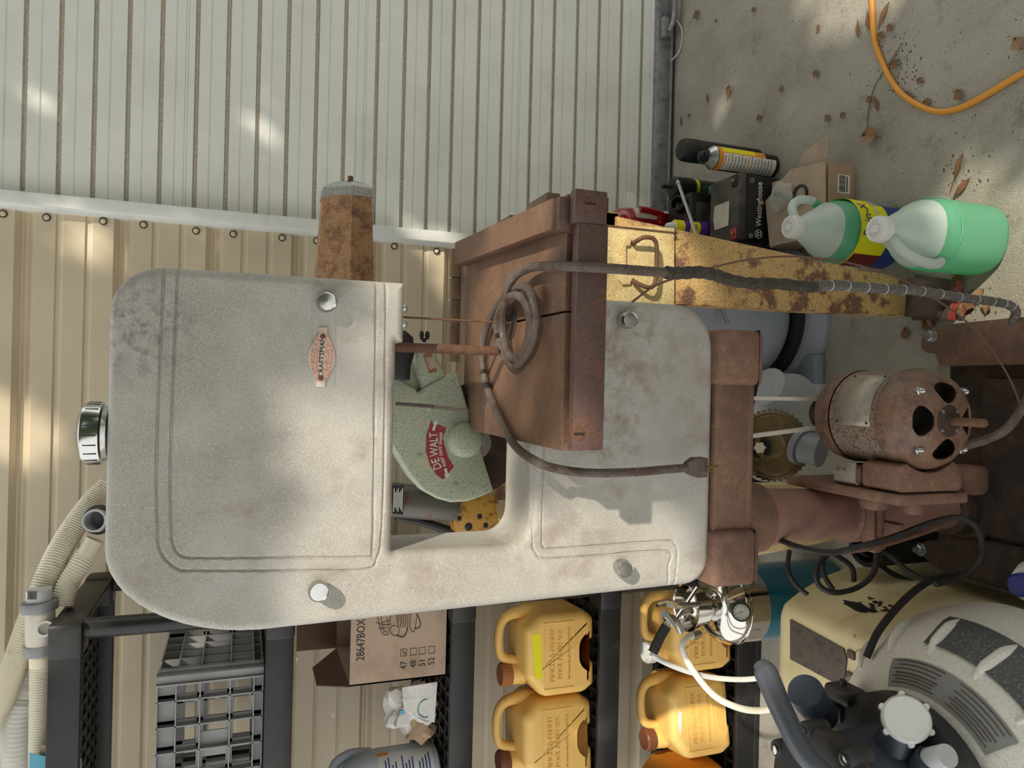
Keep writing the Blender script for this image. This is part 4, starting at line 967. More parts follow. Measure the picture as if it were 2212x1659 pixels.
# ------------------------------------------------------------------ black resin shelving unit
SF, SB, SR, SL_ = 1.83, 2.29, -.545, -1.46
SZ = [1.865, 1.42, .967, .543, .085]
sh = thing('shelving_unit', (-1.0, 2.06, 0), 'black resin five-tier shelving unit against the beige siding', 'shelf')
def shelf(z, lean):
    R = SR-lean
    rim = join(box(SL_, R, SF, SF+.018, z-.064, z, .004), box(SL_, R, SB-.018, SB, z-.064, z, .004), box(R-.018, R, SF, SB, z-.064, z, .004), box(SL_, SL_+.018, SF, SB, z-.064, z, .004),
               box(R-.075, R+.004, SF-.004, SF+.075, z-.066, z+.002, .010), box(R-.075, R+.004, SB-.075, SB+.004, z-.066, z+.002, .010))
    s = mk('shelf_tray', rim, m_black, sh)
    ls = []
    for k in range(1, 8): y = SF+(SB-SF)*k/8; ls.append(box(SL_+.01, R-.01, y-.003, y+.003, z-.030, z-.003))
    n = 24
    for k in range(1, n): x = SL_+(R-SL_)*k/n; ls.append(box(x-.003, x+.003, SF+.01, SB-.01, z-.030, z-.003))
    mk('shelf_lattice', join(*ls), m_black, s, smooth=False)
    return s
for i, z in enumerate(SZ): shelf(z, 0)
for a, b, i in [(SZ[i], SZ[i+1], i) for i in range(4)]:
    for (x, y) in ((SR-.020, SF+.035), (SR-.020, SB-.035), (SL_+.035, SF+.035), (SL_+.035, SB-.035)):
        mk('post', cyl((x, y, b-.01), (x, y, a-.055), .0225, 18), m_black, sh)
mk('foot_rim', box(SL_, SR, SF, SB, 0, .022, .004), m_blackm, sh)
# corner notches on the rims
# ------------------------------------------------------------------ milk crate on the second tier
c0 = at(450, 1452, 1.875)
cx1 = c0.x; cz0, cz1 = 1.421, at(338, 1452, 1.875).z
cr = thing('milk_crate', (cx1-.17, 2.03, cz0), 'grey plastic milk crate with an open lattice on the second tier', 'crate')
cy0, cy1, cx0 = 1.875, 2.20, cx1-.36
def wallgrid(o, u, L, n, H):
    """one lattice side: bands, uprights and rails standing proud"""
    u = Vector(u); o = Vector(o); nrm = Vector((u.y, -u.x, 0)); gs = []
    def bar(a0, a1, z0, z1, d0, d1):
        V = []
        for a in (a0, a1):
            for d in (d0, d1):
                for z in (z0, z1): V.append(o+u*a+nrm*d+Vector((0, 0, z)))
        return V, [(0, 1, 3, 2), (4, 6, 7, 5), (0, 4, 5, 1), (2, 3, 7, 6), (0, 2, 6, 4), (1, 5, 7, 3)]
    gs.append(bar(0, L, H-.040, H, -.001, .003)); gs.append(bar(0, L, 0, .022, -.001, .003))
    for z in (H-.002, H-.042, H*.60, H*.32, .022, .002): gs.append(bar(0, L, z-.0015, z+.0015, 0, .020))
    for k in range(n+1): a = L*k/n; gs.append(bar(a-.0015, a+.0015, 0, H, 0, .020))
    for z in (H*.60, H*.32): gs.append(bar(0, L, z-.007, z+.007, -.001, .003))
    for k in range(n+1): a = L*k/n; gs.append(bar(a-.009, a+.009, 0, H, -.001, .003))
    return join(*gs)
H = cz1-cz0
for o, u, L in (((cx0, cy0+.02, cz0), (1, 0, 0), cx1-cx0), ((cx1-.02, cy0, cz0), (0, 1, 0), cy1-cy0), ((cx1, cy1-.02, cz0), (-1, 0, 0), cx1-cx0), ((cx0+.02, cy1, cz0), (0, -1, 0), cy1-cy0)):
    mk('lattice_side', wallgrid(o, u, L, 6 if abs(u[0]) else 6, H), m_crate, cr, smooth=False)
mk('label_pad', box(cx1-.205, cx1-.145, cy0+.016, cy0+.020, cz0+H*.33, cz0+H*.6), m_crate, cr, smooth=False)
mk('crate_floor', join(*[box(cx0, cx1, cy0+.02+k*.043, cy0+.032+k*.043, cz0, cz0+.006) for k in range(8)]), m_crate, cr, smooth=False)
# ------------------------------------------------------------------ 28647 carton on the third tier
S3 = SZ[2]+.001
q0 = at(757, 1484, 1.865); 
ox0 = at(940, 1462, 1.865).x; oz1 = at(757, 1400, 1.865).z
cb = thing('filter_carton', (ox0+.14, 2.0, S3), 'open cardboard carton printed 28647BOX with tick boxes on the third tier', 'box')
oy0, oy1, ox1 = 1.865, 2.15, ox0+.30
mk('carton_body', join(box(ox0, ox1, oy0, oy0+.004, S3, oz1), box(ox0, ox0+.004, oy0, oy1, S3, oz1), box(ox1-.004, ox1, oy0, oy1, S3, oz1), box(ox0, ox1, oy1-.004, oy1, S3, oz1), box(ox0, ox1, oy0, oy1, S3, S3+.004)), m_card2, cb, smooth=False)
mk('back_flap', prism([(0, 0), (.30, 0), (.295, .11), (.005, .11)], (ox0, oy1-.002, oz1), (1, 0, 0), (0, -.08, 1), .003), m_cardd, cb)
mk('side_flap', prism([(0, 0), (.28, 0), (.20, .075), (.08, .075)], (ox0+.002, oy1-.01, oz1), (0, -1, 0), (-.25, 0, 1), .003), m_cardd, cb)
tx = lambda s, x, y, sz, sx=.85, al='LEFT': text(s, at(x, y, oy0-.0006), (1, 0, -.0), (0, 0, 1), sz, m_darkp, cb, align=al, sx=sx)
tx('28647BOX', 779, 1428, .030, .76)
for i, (s, x, yy) in enumerate((('47', 872, 1446), ('48', 893, 1443), ('51', 912, 1440), ('52', 932, 1437))):
    tx(s, x, yy, .024)
    p = at(x, 1410-2*i, oy0-.0006)
    e = .0092
    mk('tick_box', join(box(p.x-e, p.x+e, oy0-.001, oy0, p.z-e*.9, p.z-e*.9+.0009), box(p.x-e, p.x+e, oy0-.001, oy0, p.z+e*.9-.0009, p.z+e*.9), box(p.x-e, p.x-e+.0009, oy0-.001, oy0, p.z-e*.9, p.z+e*.9), box(p.x+e-.0009, p.x+e, oy0-.001, oy0, p.z-e*.9, p.z+e*.9)), m_darkp, cb, smooth=False)
p = at(873, 1411, oy0-.0006); mk('tick_mark', tube([(p.x-.004, oy0-.001, p.z), (p.x-.001, oy0-.001, p.z-.004), (p.x+.005, oy0-.001, p.z+.005)], .0008, 5), m_darkp, cb)
# line drawing of a carburettor-like part
ls = []
def ln(pts, r=.0007, closed=False): ls.append(tube([at(*q, oy0-.0008) for q in pts], r, 5, 4, closed=closed))
for k in range(6): ln([(862+5*k, 1322), (861+5*k, 1340+3*math.sin(k)), (860+5*k, 1356)])
ln([(815, 1330), (820, 1352), (826, 1368), (838, 1371), (840, 1355), (836, 1335)]); ln([(822, 1330), (828, 1360), (836, 1366)]); ln([(848, 1352), (860, 1354), (862, 1366), (856, 1373), (846, 1370), (843, 1360)], closed=True)
ln([(842, 1345), (845, 1325), (856, 1330), (858, 1345)]); ln([(858, 1373), (870, 1376), (878, 1366), (880, 1356)], .0014); ln([(885, 1356), (893, 1366), (898, 1350), (900, 1330)]); ln([(900, 1325), (908, 1345), (905, 1356), (895, 1358)], .0012)
ln([(812, 1345), (830, 1350), (846, 1348)]); ln([(818, 1358), (836, 1356)]); ln([(826, 1345), (842, 1340)])
mk('printed_drawing', join(*ls), m_darkp, cb)
# ------------------------------------------------------------------ crumpled sack
bgc = at(893, 1535, 1.95)
pw = thing('paper_sack', (bgc.x, 1.96, S3), 'crumpled white and brown paper sack beside the 28647 carton', 'paper bag')
rnd = np.random.RandomState(3)
def crum(c):
    return 1+.22*math.sin(5*c.x+1.3*c.z*4)+.16*math.sin(9*c.y+6*c.z)+.06*rnd.randn()
zt_ = at(830, 1500, 1.95).z
mk('sack_body', ico((bgc.x+.0, 1.97, (S3+zt_)/2+.002), (.062, .05, (zt_-S3)/2.35), 3, crum), m_paperw, pw, angle=14)
mk('torn_fold', ico((bgc.x-.045, 1.935, S3+.048), (.036, .02, .036), 2, crum), M('brown_kraft', (176, 150, 124), rough=.85), pw, angle=10)
f_ = [at(x, y, 1.905) for x, y in ((868, 1484), (944, 1472), (938, 1560), (905, 1548), (872, 1530))]
fz = prism([((p-f_[0]).x, (p-f_[0]).z) for p in f_], f_[0], (1, 0, 0), (0, 0, 1), .004)
mk('front_fold', fz, m_paperw, pw, smooth=False)
a = at(922, 1530, 1.9); mk('teal_stamp', tube([(a.x+.024*math.cos(t*.3), 1.8995, a.z+.024*math.sin(t*.3)) for t in range(0, 12)], .0011, 5), M('teal_print', (52, 128, 150), rough=.6), pw)
mk('blue_mark', box(a.x-.012, a.x-.002, 1.91, 1.914, a.z+.058, a.z+.070), m_cyan, pw)
# ------------------------------------------------------------------ bleach jug
bj0 = at(860, 1650, 1.94)
bj = thing('bleach_jug', (bj0.x-.045, 1.96, S3), 'pale blue-white detergent jug with navy small print and cap', 'jug')
bcx, bcy = bj0.x-.050, 1.955
zt2 = at(712, 1655, 1.94).z
mk('body', lathe([(.070, S3), (.082, S3+.006), (.084, S3+.03), (.084, S3+.16), (.078, S3+.195), (.06, S3+.24), (.03, zt2-.012), (.022, zt2)], (bcx, bcy, 0), (0, 0, 1), 40), m_bluew, bj)
mk('cap', lathe([(.025, zt2-.004), (.026, zt2), (.026, zt2+.026), (.022, zt2+.03)], (bcx, bcy, 0), (0, 0, 1), 24), m_navyp, bj)
mk('label', wrap(bcx, bcy, .0848, math.radians(240), math.radians(350), S3+.02, S3+.165), M('label_white', (222, 226, 230), rough=.5), bj)
for k in range(14):
    if k in (4, 9): continue
    mk('print_line', wrap(bcx, bcy, .0853, math.radians(278+2*(k % 3)), math.radians(338-5*(k % 4)), S3+.03+.0088*k, S3+.0335+.0088*k, 8), m_navyp, bj)
mk('red_mark', wrap(bcx, bcy, .0853, math.radians(344), math.radians(351), S3+.135, S3+.165, 3), m_orap, bj)
mk('handle', tube([(bcx-.01, bcy+.02, zt2-.03), (bcx+.03, bcy+.055, zt2-.02), (bcx+.055, bcy+.06, zt2-.06), (bcx+.06, bcy+.045, S3+.17)], .014, 12), m_bluew, bj)
# ------------------------------------------------------------------ tan chlorine jugs
def tanjug(name='chlorine_jug'):
    """F-style jug, local: base centre at origin, front faces -Y, handle to the right, cap at the left"""
    t = bpy.data.objects.new(name, None); col.objects.link(t); WL[t] = Vector((0, 0, 0))
    W, D, Hb = .108, .088, .195
    prof = [(-W+.02, 0, .014), (-.030, 0, .012), (-.022, .022, .016), (.022, .022, .016), (.030, 0, .012), (W-.02, 0, .02), (W, .03, .03), (W, .150, .045), (.072, Hb, .03), (-.050, Hb, .02), (-W, .150, .04), (-W, .03, .03)]
    body = mk('body', prism(rpoly(prof, 6), (0, D, 0), *XZ, 2*D, .026, 5), m_tan, t, angle=60)
    hp = [(-.030, 0, Hb-.012), (-.020, 0, Hb+.030), (.005, 0, Hb+.046), (.060, 0, Hb+.044), (.090, 0, Hb+.022), (.098, 0, Hb-.03), (.094, 0, .13)]
    mk('handle', tube(hp, [.014, .013, .012, .012, .014, .018, .018], 12), m_tan, t)
    mk('neck', lathe([(.030, Hb-.02), (.028, Hb+.008), (.024, Hb+.02)], (-.062, 0, 0), (0, 0, 1), 24), m_tan, t)
    cp = mk('cap', lathe([(.0285, Hb+.014), (.030, Hb+.017), (.030, Hb+.040), (.027, Hb+.044), (.0001, Hb+.0445)], (-.062, 0, 0), (0, 0, 1), 40), m_cap1, t)
    for k in range(28):
        a = 2*math.pi*k/28; d = Vector((math.cos(a), math.sin(a), 0))
        if k == 0: rib = mk('cap_rib', cyl(Vector((-.062, 0, Hb+.017))+d*.030, Vector((-.062, 0, Hb+.039))+d*.030, .0011, 5), m_cap1, cp); r0 = d
        else: c = rib.copy(); col.objects.link(c); c.parent = cp; c.location = rib.location+(d-r0)*.030
    yf = -D-.0003
    fr = mk('embossed_panel', join(*[box(a, b, yf-.0012, yf+.002, c, d, .0008) for a, b, c, d in ((-.085, .085, .062, .064), (-.085, .085, .146, .148), (-.085, -.083, .062, .148), (.083, .085, .062, .148))]), m_tan, t)
    for s, z, sz in (('PINCH-A-PENNY', .126, .021), ('POOL PATIO SPA', .104, .019), ('The Perfect People For A Perfect Pool', .078, .0098)):
        text(s, (0, yf, z), (1, 0, 0), (0, 0, 1), sz, m_tan, t, name='embossed_lettering', extrude=.0018, sx=.86)
    return t
tj = tanjug()
def setjug(o, x, y, Y, z, yaw, label, capm=None, sx=1.0):
    p = at(x, y, Y); o.location = (p.x, Y, z); o.rotation_euler = (0, 0, math.radians(yaw)); o.scale = (sx*1.05,)*3
    o['label'] = label; o['category'] = 'jug'; o['group'] = 'pool chlorine jugs on the lower tiers'
    if capm:
        for k in o.children:
            if k.name.startswith('cap'):
                k.data = k.data.copy(); k.data.materials[0] = capm
                rib = None
                for r in k.children:
                    if rib is None: rib = r.data.copy(); rib.materials[0] = capm
                    r.data = rib
    return o
S4, S5 = SZ[3]+.001, SZ[4]+.001
specs = [(1210, 1392, S4, 4, 'tan embossed jug with copper cap and yellow price tag on the fourth tier', None), (1210, 1574, S4, 6, 'tan embossed jug with dark brown cap on the fourth tier', m_cap2),
         (1480, 1352, S5, 4, 'tan embossed jug with white cap behind the steel sprayer', m_capw), (1480, 1534, S5, 10, 'tan embossed jug with brown cap and a torn sticker on the lowest tier', m_cap2)]
copies = [tj]+[ctree(tj) for _ in specs[1:]]
for o, (x, y, z, yaw, lab, cm) in zip(copies, specs): setjug(o, x, y, 1.945, z, yaw, lab, cm)
oj = thing('orange_jug', (at(1480, 1680, 1.95).x, 1.945, S5), 'plain orange plastic jug at the end of the lowest tier', 'jug')
ojx = at(1460, 1712, 1.945).x
mk('body', prism(rpoly([(-.1, 0, .03), (.1, 0, .03), (.1, .17, .05), (.05, .21, .02), (-.05, .21, .02), (-.1, .17, .05)], 6), (ojx, 2.03, S5), *XZ, .17, .025, 4), m_orange, oj, angle=60)
mk('cap', lathe([(.028, .21), (.029, .24), (.02, .246)], (ojx, 1.945, S5), (0, 0, 1), 24), m_cap2, oj)
# price tag on jug one, torn sticker on the fourth jug
def on_jug(o, pts, mat, name, dy=-.0915):
    V = [(x, dy, z) for x, z in pts]; me = mk(name, (V, [tuple(range(len(pts)))]), mat, None, smooth=False); me.parent = o; me.location = Vector(me.location); return me
for i, (o, pts, mat, nm) in enumerate(((copies[0], [(-.055, .152), (.058, .156), (.060, .182), (-.052, .176)], m_yelp, 'price_tag'), (copies[3], [(-.04, .172), (.0, .178), (.032, .170), (.02, .163), (-.012, .166)], m_whitep, 'torn_sticker'))):
    b = on_jug(o, pts, mat, nm, -.0885)
    b.data['x'] = 1
# ------------------------------------------------------------------ pool hoses and fittings on top of the shelving
ST = SZ[0]
def top_hose(name, pts, r, label, mat=m_hose):
    o = mk(name, hosetube([at(*q) for q in pts], r, .0058), mat); tag(o, label, 'hose'); return o
top_hose('pool_hose', [(235, 1050, 2.12), (200, 1085, 2.1), (150, 1155, 2.05), (110, 1230, 2.0), (70, 1330, 1.97), (35, 1430, 1.97), (-5, 1530, 2.0), (-60, 1600, 2.05)], .0265, 'long cream corrugated hose arching over the shelving top')
hb = top_hose('pool_hose', [(198, 1185, 2.0), (170, 1225, 1.98), (145, 1265, 1.97), (132, 1310, 1.96)], .0235, 'short cream corrugated hose ending in a black open fitting')
e0 = at(212, 1128, 1.96)
ft = thing('hose_fitting', (e0.x, 1.98, ST), 'grey open pipe end in a black clamp above the shelving', 'fitting')
mk('open_pipe', lathe([(.026, .0), (.026, .05), (.022, .05), (.022, .0)], (e0.x, 2.0, e0.z-.0), (0.1, -1, .15), 28, cap=False), m_lgrey, ft)
mk('pipe_floor', lathe([(.0225, .004), (.0001, .004)], (e0.x, 2.0, e0.z), (0.1, -1, .15), 20), m_label, ft)
mk('clamp', lathe([(.034, .0), (.035, .02), (.028, .03)], (e0.x, 2.0, e0.z), (0.1, -1, .15), 24, cap=False), m_rubber, ft)
mk('cuff', cyl(at(206, 1165, 1.99), at(180, 1212, 1.985), .021, 20), m_pvc, ft)
tf = thing('tee_fitting', (at(90, 1340, 1.9).x, 1.9, ST), 'white pipe tee with grey collars standing at the shelf corner', 'fitting')
TY = 1.93
def seg_(x0, y0, x1, y1, r, mat, nm, bev=.002): return mk(nm, cyl(at(x0, y0, TY), at(x1, y1, TY), r, 24, bev), mat, tf)
seg_(86, 1310, 88, 1400, .030, M('tee_grey_white', (196, 190, 178), rough=.35), 'tee_body'); seg_(85, 1298, 86, 1318, .037, m_greyp, 'collar'); seg_(87, 1390, 88, 1412, .033, m_greyp, 'collar'); seg_(84, 1272, 85, 1298, .026, m_lgrey, 'slotted_cap')
for k in range(5): mk('cap_slot', box(at(70+3*k, 1285, TY-.027).x-.010, at(70+3*k, 1285, TY-.027).x+.008, TY-.0275, TY-.024, at(68+4*k, 1285, TY).z-.0012, at(68+4*k, 1285, TY).z+.0012), m_panel, tf, smooth=False)
c = at(97, 1358, TY-.02); mk('side_port', lathe([(.017, 0), (.017, .018), (.013, .018), (.013, .004), (.0001, .004)], (c.x, TY-.02, c.z), (.25, -1, -.2), 22, cap=False), m_lgrey, tf)
seg_(88, 1412, 88, 1440, .023, m_pvc, 'cuff')
hc = mk('riser_hose', hosetube([at(88, 1438, TY), at(88, 1480, TY), at(87, 1560, TY), at(86, 1700, TY)], .0215, .0058), m_hose, tf)
wrp = mk('wrapped_hose', hosetube([at(80, 1440, 2.05), at(60, 1480, 2.05), at(45, 1560, 2.05), at(40, 1720, 2.05)], .034, .011), M('wrapped_white_hose', (232, 230, 222), rough=.4)); tag(wrp, 'thick white hose in plastic film behind the pipe tee', 'hose')
pf_ = mk('plastic_film', tube([at(85, 1440, 2.05), at(60, 1490, 2.05), at(45, 1560, 2.04), at(45, 1720, 2.05)], .043, 14, 4, rf=lambda f, i: .043+.006*math.sin(i*2.3)), m_clear); tag(pf_, 'crinkled clear plastic film around the white hose', 'plastic film')
bk0, bk1, bk2, bk3 = at(64, 1626, 1.86), at(175, 1648, 1.86), at(172, 1720, 1.86), at(64, 1720, 1.86)
lf_ = thing('blue_leaflet', (bk0.x-.02, 1.84, ST), 'folded blue leaflet with white and pink print on the top tier', 'leaflet')
mk('cover', prism([((p-bk0).x, (p-bk0).z) for p in (bk0, bk1, bk2, bk3)][::-1], bk0, (1, 0, 0), (0, 0, 1), .002), m_cyan, lf_, smooth=False)
d_ = bk1-bk0
mk('back_page', prism([((p-bk0).x, (p-bk0).z) for p in (bk0+Vector((.012, 0, -.02)), bk1+Vector((.004, 0, 0)), bk2, bk3)][::-1], bk0+Vector((0, .01, 0)), (1, 0, 0), (0, 0, 1), .002), m_card2, lf_, smooth=False)
q = at(107, 1645, 1.857); mk('print_patch', box(q.x-.02, q.x+.004, 1.8565, 1.8575, q.z-.004, q.z+.003), m_whitep, lf_, smooth=False)
mk('pink_patch', box(q.x-.02, q.x+.002, 1.8565, 1.8575, q.z-.010, q.z-.0045), M('pink_print', (214, 160, 166), rough=.5), lf_, smooth=False)
# ------------------------------------------------------------------ steel and teal pressure sprayer
sx_, sy_ = -.545, 1.575
spz = at(1480, 1320, sy_-.05).z
spy = thing('pressure_sprayer', (sx_, sy_, 0), 'polished steel pressure sprayer with a teal tank, gauge and funnel top', 'sprayer')
zt_ = at(1560, 1300, sy_).z
mk('tank', lathe([(.085, 0), (.094, .008), (.096, .02), (.096, zt_*.80)], (sx_, sy_, 0), (0, 0, 1), 48, cap=False), m_teal, spy)
mk('steel_shoulder', lathe([(.0962, zt_*.78), (.0962, zt_*.93), (.099, zt_*.935), (.099, zt_*.95), (.0955, zt_*.955), (.0955, zt_*.985), (.098, zt_*.99), (.097, zt_*1.0), (.085, zt_*1.07), (.065, zt_*1.12), (.045, zt_*1.14), (.030, zt_*1.145)], (sx_, sy_, 0), (0, 0, 1), 48), m_stain, spy)
fz = zt_*1.13
mk('funnel', lathe([(.030, fz), (.046, fz+.02), (.056, fz+.062), (.058, fz+.064), (.054, fz+.062), (.044, fz+.022), (.026, fz+.010), (.0001, fz+.010)], (sx_, sy_, 0), (0, 0, 1), 40, cap=False), m_stain, spy)
mk('pump_rod', cyl((sx_, sy_, fz), (sx_+.005, sy_, fz+.085), .006, 12), m_stain, spy)
mk('pump_handle', tube([(sx_-.012, sy_-.02, fz+.085), (sx_, sy_-.03, fz+.088), (sx_+.01, sy_-.055, fz+.083)], [.008, .009, .007], 10), m_stain, spy)
c = Vector((sx_+.012, sy_-.088, zt_*1.04)); ga = mk('pressure_gauge', lathe([(.020, 0), (.0225, .002), (.0225, .024), (.020, .026), (.019, .0245)], c, (.1, -.8, .45), 28, cap=False), m_blackm, spy)
nn = Vector((.1, -.8, .45)).normalized()
mk('dial', lathe([(.0192, .0235), (.0001, .0235)], c, nn, 28), m_whitep, ga)
a_, b_, _ = basis(nn); o_ = c+nn*.0242
for k in range(11):
    t = math.radians(-40+26*k); d = a_*math.sin(t)+b_*math.cos(t); mk('dial_mark', ([o_+d*.0145+d.cross(nn)*.0006, o_+d*.0145-d.cross(nn)*.0006, o_+d*.0175-d.cross(nn)*.0006, o_+d*.0175+d.cross(nn)*.0006], [(0, 1, 2, 3)]), m_darkp, ga, smooth=False)
d = (a_*.9+b_*.4).normalized(); s = d.cross(nn); mk('needle', ([o_-d*.004+s*.0008, o_-d*.004-s*.0008, o_+d*.015], [(0, 1, 2)]), m_darkp, ga, smooth=False)
gz = at(1415, 1400, 1.42)
spray = thing('spray_gun', (gz.x, 1.42, gz.z), 'chrome spray gun with a ribbed black grip hanging on the sprayer', 'spray gun')
mk('grip', tube([at(1410, 1410, 1.43), at(1425, 1378, 1.43), at(1440, 1352, 1.43)], .0105, 12, 14, rf=lambda f, i: .0105+.0012*(i % 2)), m_rubber, spray)
mk('gun_body', join(tube([at(1440, 1350, 1.43), at(1448, 1335, 1.43), at(1462, 1345, 1.44), at(1470, 1362, 1.45)], .009, 12), cyl(at(1435, 1325, 1.42), at(1452, 1345, 1.43), .010, 14)), m_chrome, spray)
mk('wand', cyl(at(1458, 1340, 1.43), at(1505, 1270, 1.46), .005, 10), m_stain, spray)
mk('nozzle_guard', tube([at(1420, 1308, 1.42), at(1440, 1303, 1.42), at(1470, 1308, 1.42), at(1508, 1305, 1.46)], [.004, .009, .008, .006], 10), m_stain, spray)
hs = mk('sprayer_hose', tube([at(*q) for q in ((1495, 1372, 1.48), (1482, 1380, 1.46), (1474, 1400, 1.45), (1495, 1445, 1.44), (1540, 1500, 1.42), (1590, 1527, 1.40), (1640, 1535, 1.38), (1690, 1524, 1.35), (1730, 1505, 1.3))], .0075, 12), m_hose); tag(hs, 'cream sprayer hose looping below the spray gun', 'hose')
mk('hose_end', cyl(at(1510, 1368, 1.49), at(1494, 1374, 1.48), .009, 12), m_stain, hs)
hs2 = mk('sprayer_hose', tube([at(*q) for q in ((1408, 1412, 1.43), (1425, 1425, 1.44), (1470, 1445, 1.46), (1530, 1462, 1.47), (1600, 1468, 1.46), (1665, 1462, 1.45), (1720, 1455, 1.45))], .0062, 10), m_capw); tag(hs2, 'white striped hose running from the spray gun to the tank', 'hose')
wc = at(1387, 1390, 1.80)
# ------------------------------------------------------------------ cream pump housing
ch = thing('pump_housing', (-.53, 1.17, 0), 'cream plastic pump housing with a dark hatch and a soot smudge', 'pump cover')
def hsec(xr, y0, y1, z, xl=-.70, cut=True):
    pts = [(xr, y0, .025), (xr, y1, .03), (xl, y1, .03), (xl, max(y0, 1.125), .02), (min(-.53, xr-.05), max(y0, 1.095)-.0, .02), (min(-.47, xr-.03), y0, .02)]
    return [(p[0], p[1], z) for p in rpoly(pts, 6)]
secs = [hsec(-.405, 1.00, 1.36, 0.0), hsec(-.405, 1.00, 1.36, .16), hsec(-.420, 1.01, 1.36, .225), hsec(-.444, 1.05, 1.355, .29, -.695), hsec(-.466, 1.09, 1.35, .335, -.69), hsec(-.476, 1.10, 1.34, .348, -.68), hsec(-.492, 1.12, 1.32, .353, -.66)]
mk('housing', loft(secs), m_cream, ch, angle=50)
hq = [onz(*q, .357) for q in ((1706, 1338), (1822, 1402), (1828, 1425), (1822, 1478), (1806, 1478), (1706, 1424))]
pl_ = [(p.x, p.y) for p in hq]
mk('hatch', prism(pl_[::-1], (0, 0, .353), (1, 0, 0), (0, 1, 0), .004, .001), m_panel, ch)
for q in ((1838, 1415), (1836, 1462)):
    p = onz(*q, .357); mk('hatch_hinge', box(p.x-.008, p.x+.008, p.y-.008, p.y+.010, .352, .358, .001), m_panel, ch)
mk('seam', join(box(-.70, -.4745, 1.128, 1.129, .344, .3495), box(-.482, -.481, 1.09, 1.13, .30, .345)), m_panel, ch, smooth=False)
# soot smudge on the sloping right side (follows the loft between sections 3 and 4)
def on_slope(u, v):        # u along Y, v down the slope
    z = .325-.09*v; t = (z-.225)/(.29-.225) if z < .29 else 1+(z-.29)/(.335-.29)
    x = np.interp(z, [.16, .225, .29, .335], [-.405, -.420, -.444, -.466])
    return Vector((x+.0012, 1.30-.25*u, z+.0008))
def blob(u0, v0, ru, rv, n, ph): return [on_slope(u0+ru*math.cos(t)*(1+.18*math.sin(5*t+ph)), v0+rv*math.sin(t)*(1+.2*math.sin(4*t+ph))) for t in np.linspace(0, 2*math.pi, n)[:-1]]
b = blob(.46, .45, .16, .12, 22, .4); mk('soot_patch', (b, [tuple(range(len(b)))]), m_sooty, ch, smooth=False)
for k in range(26):
    u, v = .40+random.random()*.32, .48+random.random()*.42; b = blob(u, v, .012+.02*random.random(), .012+.03*random.random(), 9, k)
    mk('soot_fleck', (b, [tuple(range(len(b)))]), m_sooty, ch, smooth=False)
ck = onz(1862, 1215, .22)
bc = mk('black_cup', lathe([(.040, 0), (.044, .02), (.046, .20), (.042, .205), (.036, .20), (.032, .12), (.0001, .12)], (-.335, 1.252, 0), (0, 0, 1), 32), m_blackm); tag(bc, 'matte black open cup behind the cream pump housing', 'cup')
# ------------------------------------------------------------------ white sand filter tank with multiport valve
fcx, fcy = -.60, .84
sf = thing('sand_filter', (fcx, fcy, 0), 'speckled white sand filter tank with warning labels and ribbed dome', 'filter tank')
dome = [(.18, 0), (.205, .12), (.258, .30), (.252, .36), (.236, .415), (.205, .463), (.165, .498), (.13, .515), (.11, .52)]
mk('tank', lathe(dome, (fcx, fcy, 0), (0, 0, 1), 80), m_filter, sf)
def dpt(ang, s, lift=.0):        # s 0..1 along the dome profile
    zz = np.interp(s, np.linspace(0, 1, len(dome)), [p[1] for p in dome]); rr = np.interp(s, np.linspace(0, 1, len(dome)), [p[0] for p in dome])
    return Vector((fcx+(rr+lift)*math.cos(ang), fcy+(rr+lift)*math.sin(ang), zz+lift*.8))
for k in range(16):
    a = math.radians(28+22.5*k)
    mk('dome_rib', tube([dpt(a, .46), dpt(a, .52, .001), dpt(a, .60, .001), dpt(a, .66)], [.003, .009, .009, .003], 10), m_filter, sf)
def dlabel(a0, a1, s0, s1, mat, nm, lift=.0012):
    n = 18; k2 = 5; V = []; Fc = []
    for i in range(n+1):
        for j in range(k2+1): V.append(dpt(math.radians(a0+(a1-a0)*i/n), s0+(s1-s0)*j/k2, lift))
    for i in range(n):
        for j in range(k2): q = i*(k2+1)+j; Fc.append((q, q+1, q+k2+2, q+k2+1))
    return mk(nm, (V, Fc), mat, sf)
l1 = dlabel(-46, 24, .69, .82, m_label, 'warning_label')
l2 = dlabel(-60, 10, .46, .62, m_labeld, 'dark_label', .003)
for r in range(7):
    s = .70+.0165*r
    for a0, a1 in ((-43, -15), (-7, 21)):
        mk('print_line', (lambda q: q)(None) or tube([dpt(math.radians(a), s, .0014) for a in np.linspace(a0+(r % 3), a1-2*(r % 2), 6)], .0011, 4), m_panel, l1)
vb = thing('multiport_valve', (fcx, fcy, .52), 'slate grey multiport valve with lever and white cap on the sand filter', 'valve')
mk('flange', lathe([(.135, .515), (.142, .522), (.142, .548), (.125, .556), (.10, .560)], (fcx, fcy, 0), (0, 0, 1), 48), m_valvd, vb)
mk('clamp_lug', join(box(fcx+.06, fcx+.085, fcy+.10, fcy+.155, .52, .565, .008), box(fcx+.092, fcx+.117, fcy+.085, fcy+.14, .52, .565, .008), cyl((fcx+.05, fcy+.13, .545), (fcx+.125, fcy+.115, .545), .006, 10)), m_valvd, vb)
mk('valve_body', lathe([(.10, .555), (.098, .58), (.095, .62), (.092, .66), (.094, .668)], (fcx, fcy, 0), (0, 0, 1), 40), m_valve, vb)
mk('valve_cover', lathe([(.108, .666), (.110, .67), (.110, .686), (.10, .694), (.06, .70), (.0001, .70)], (fcx, fcy, 0), (0, 0, 1), 40), m_valvd, vb)
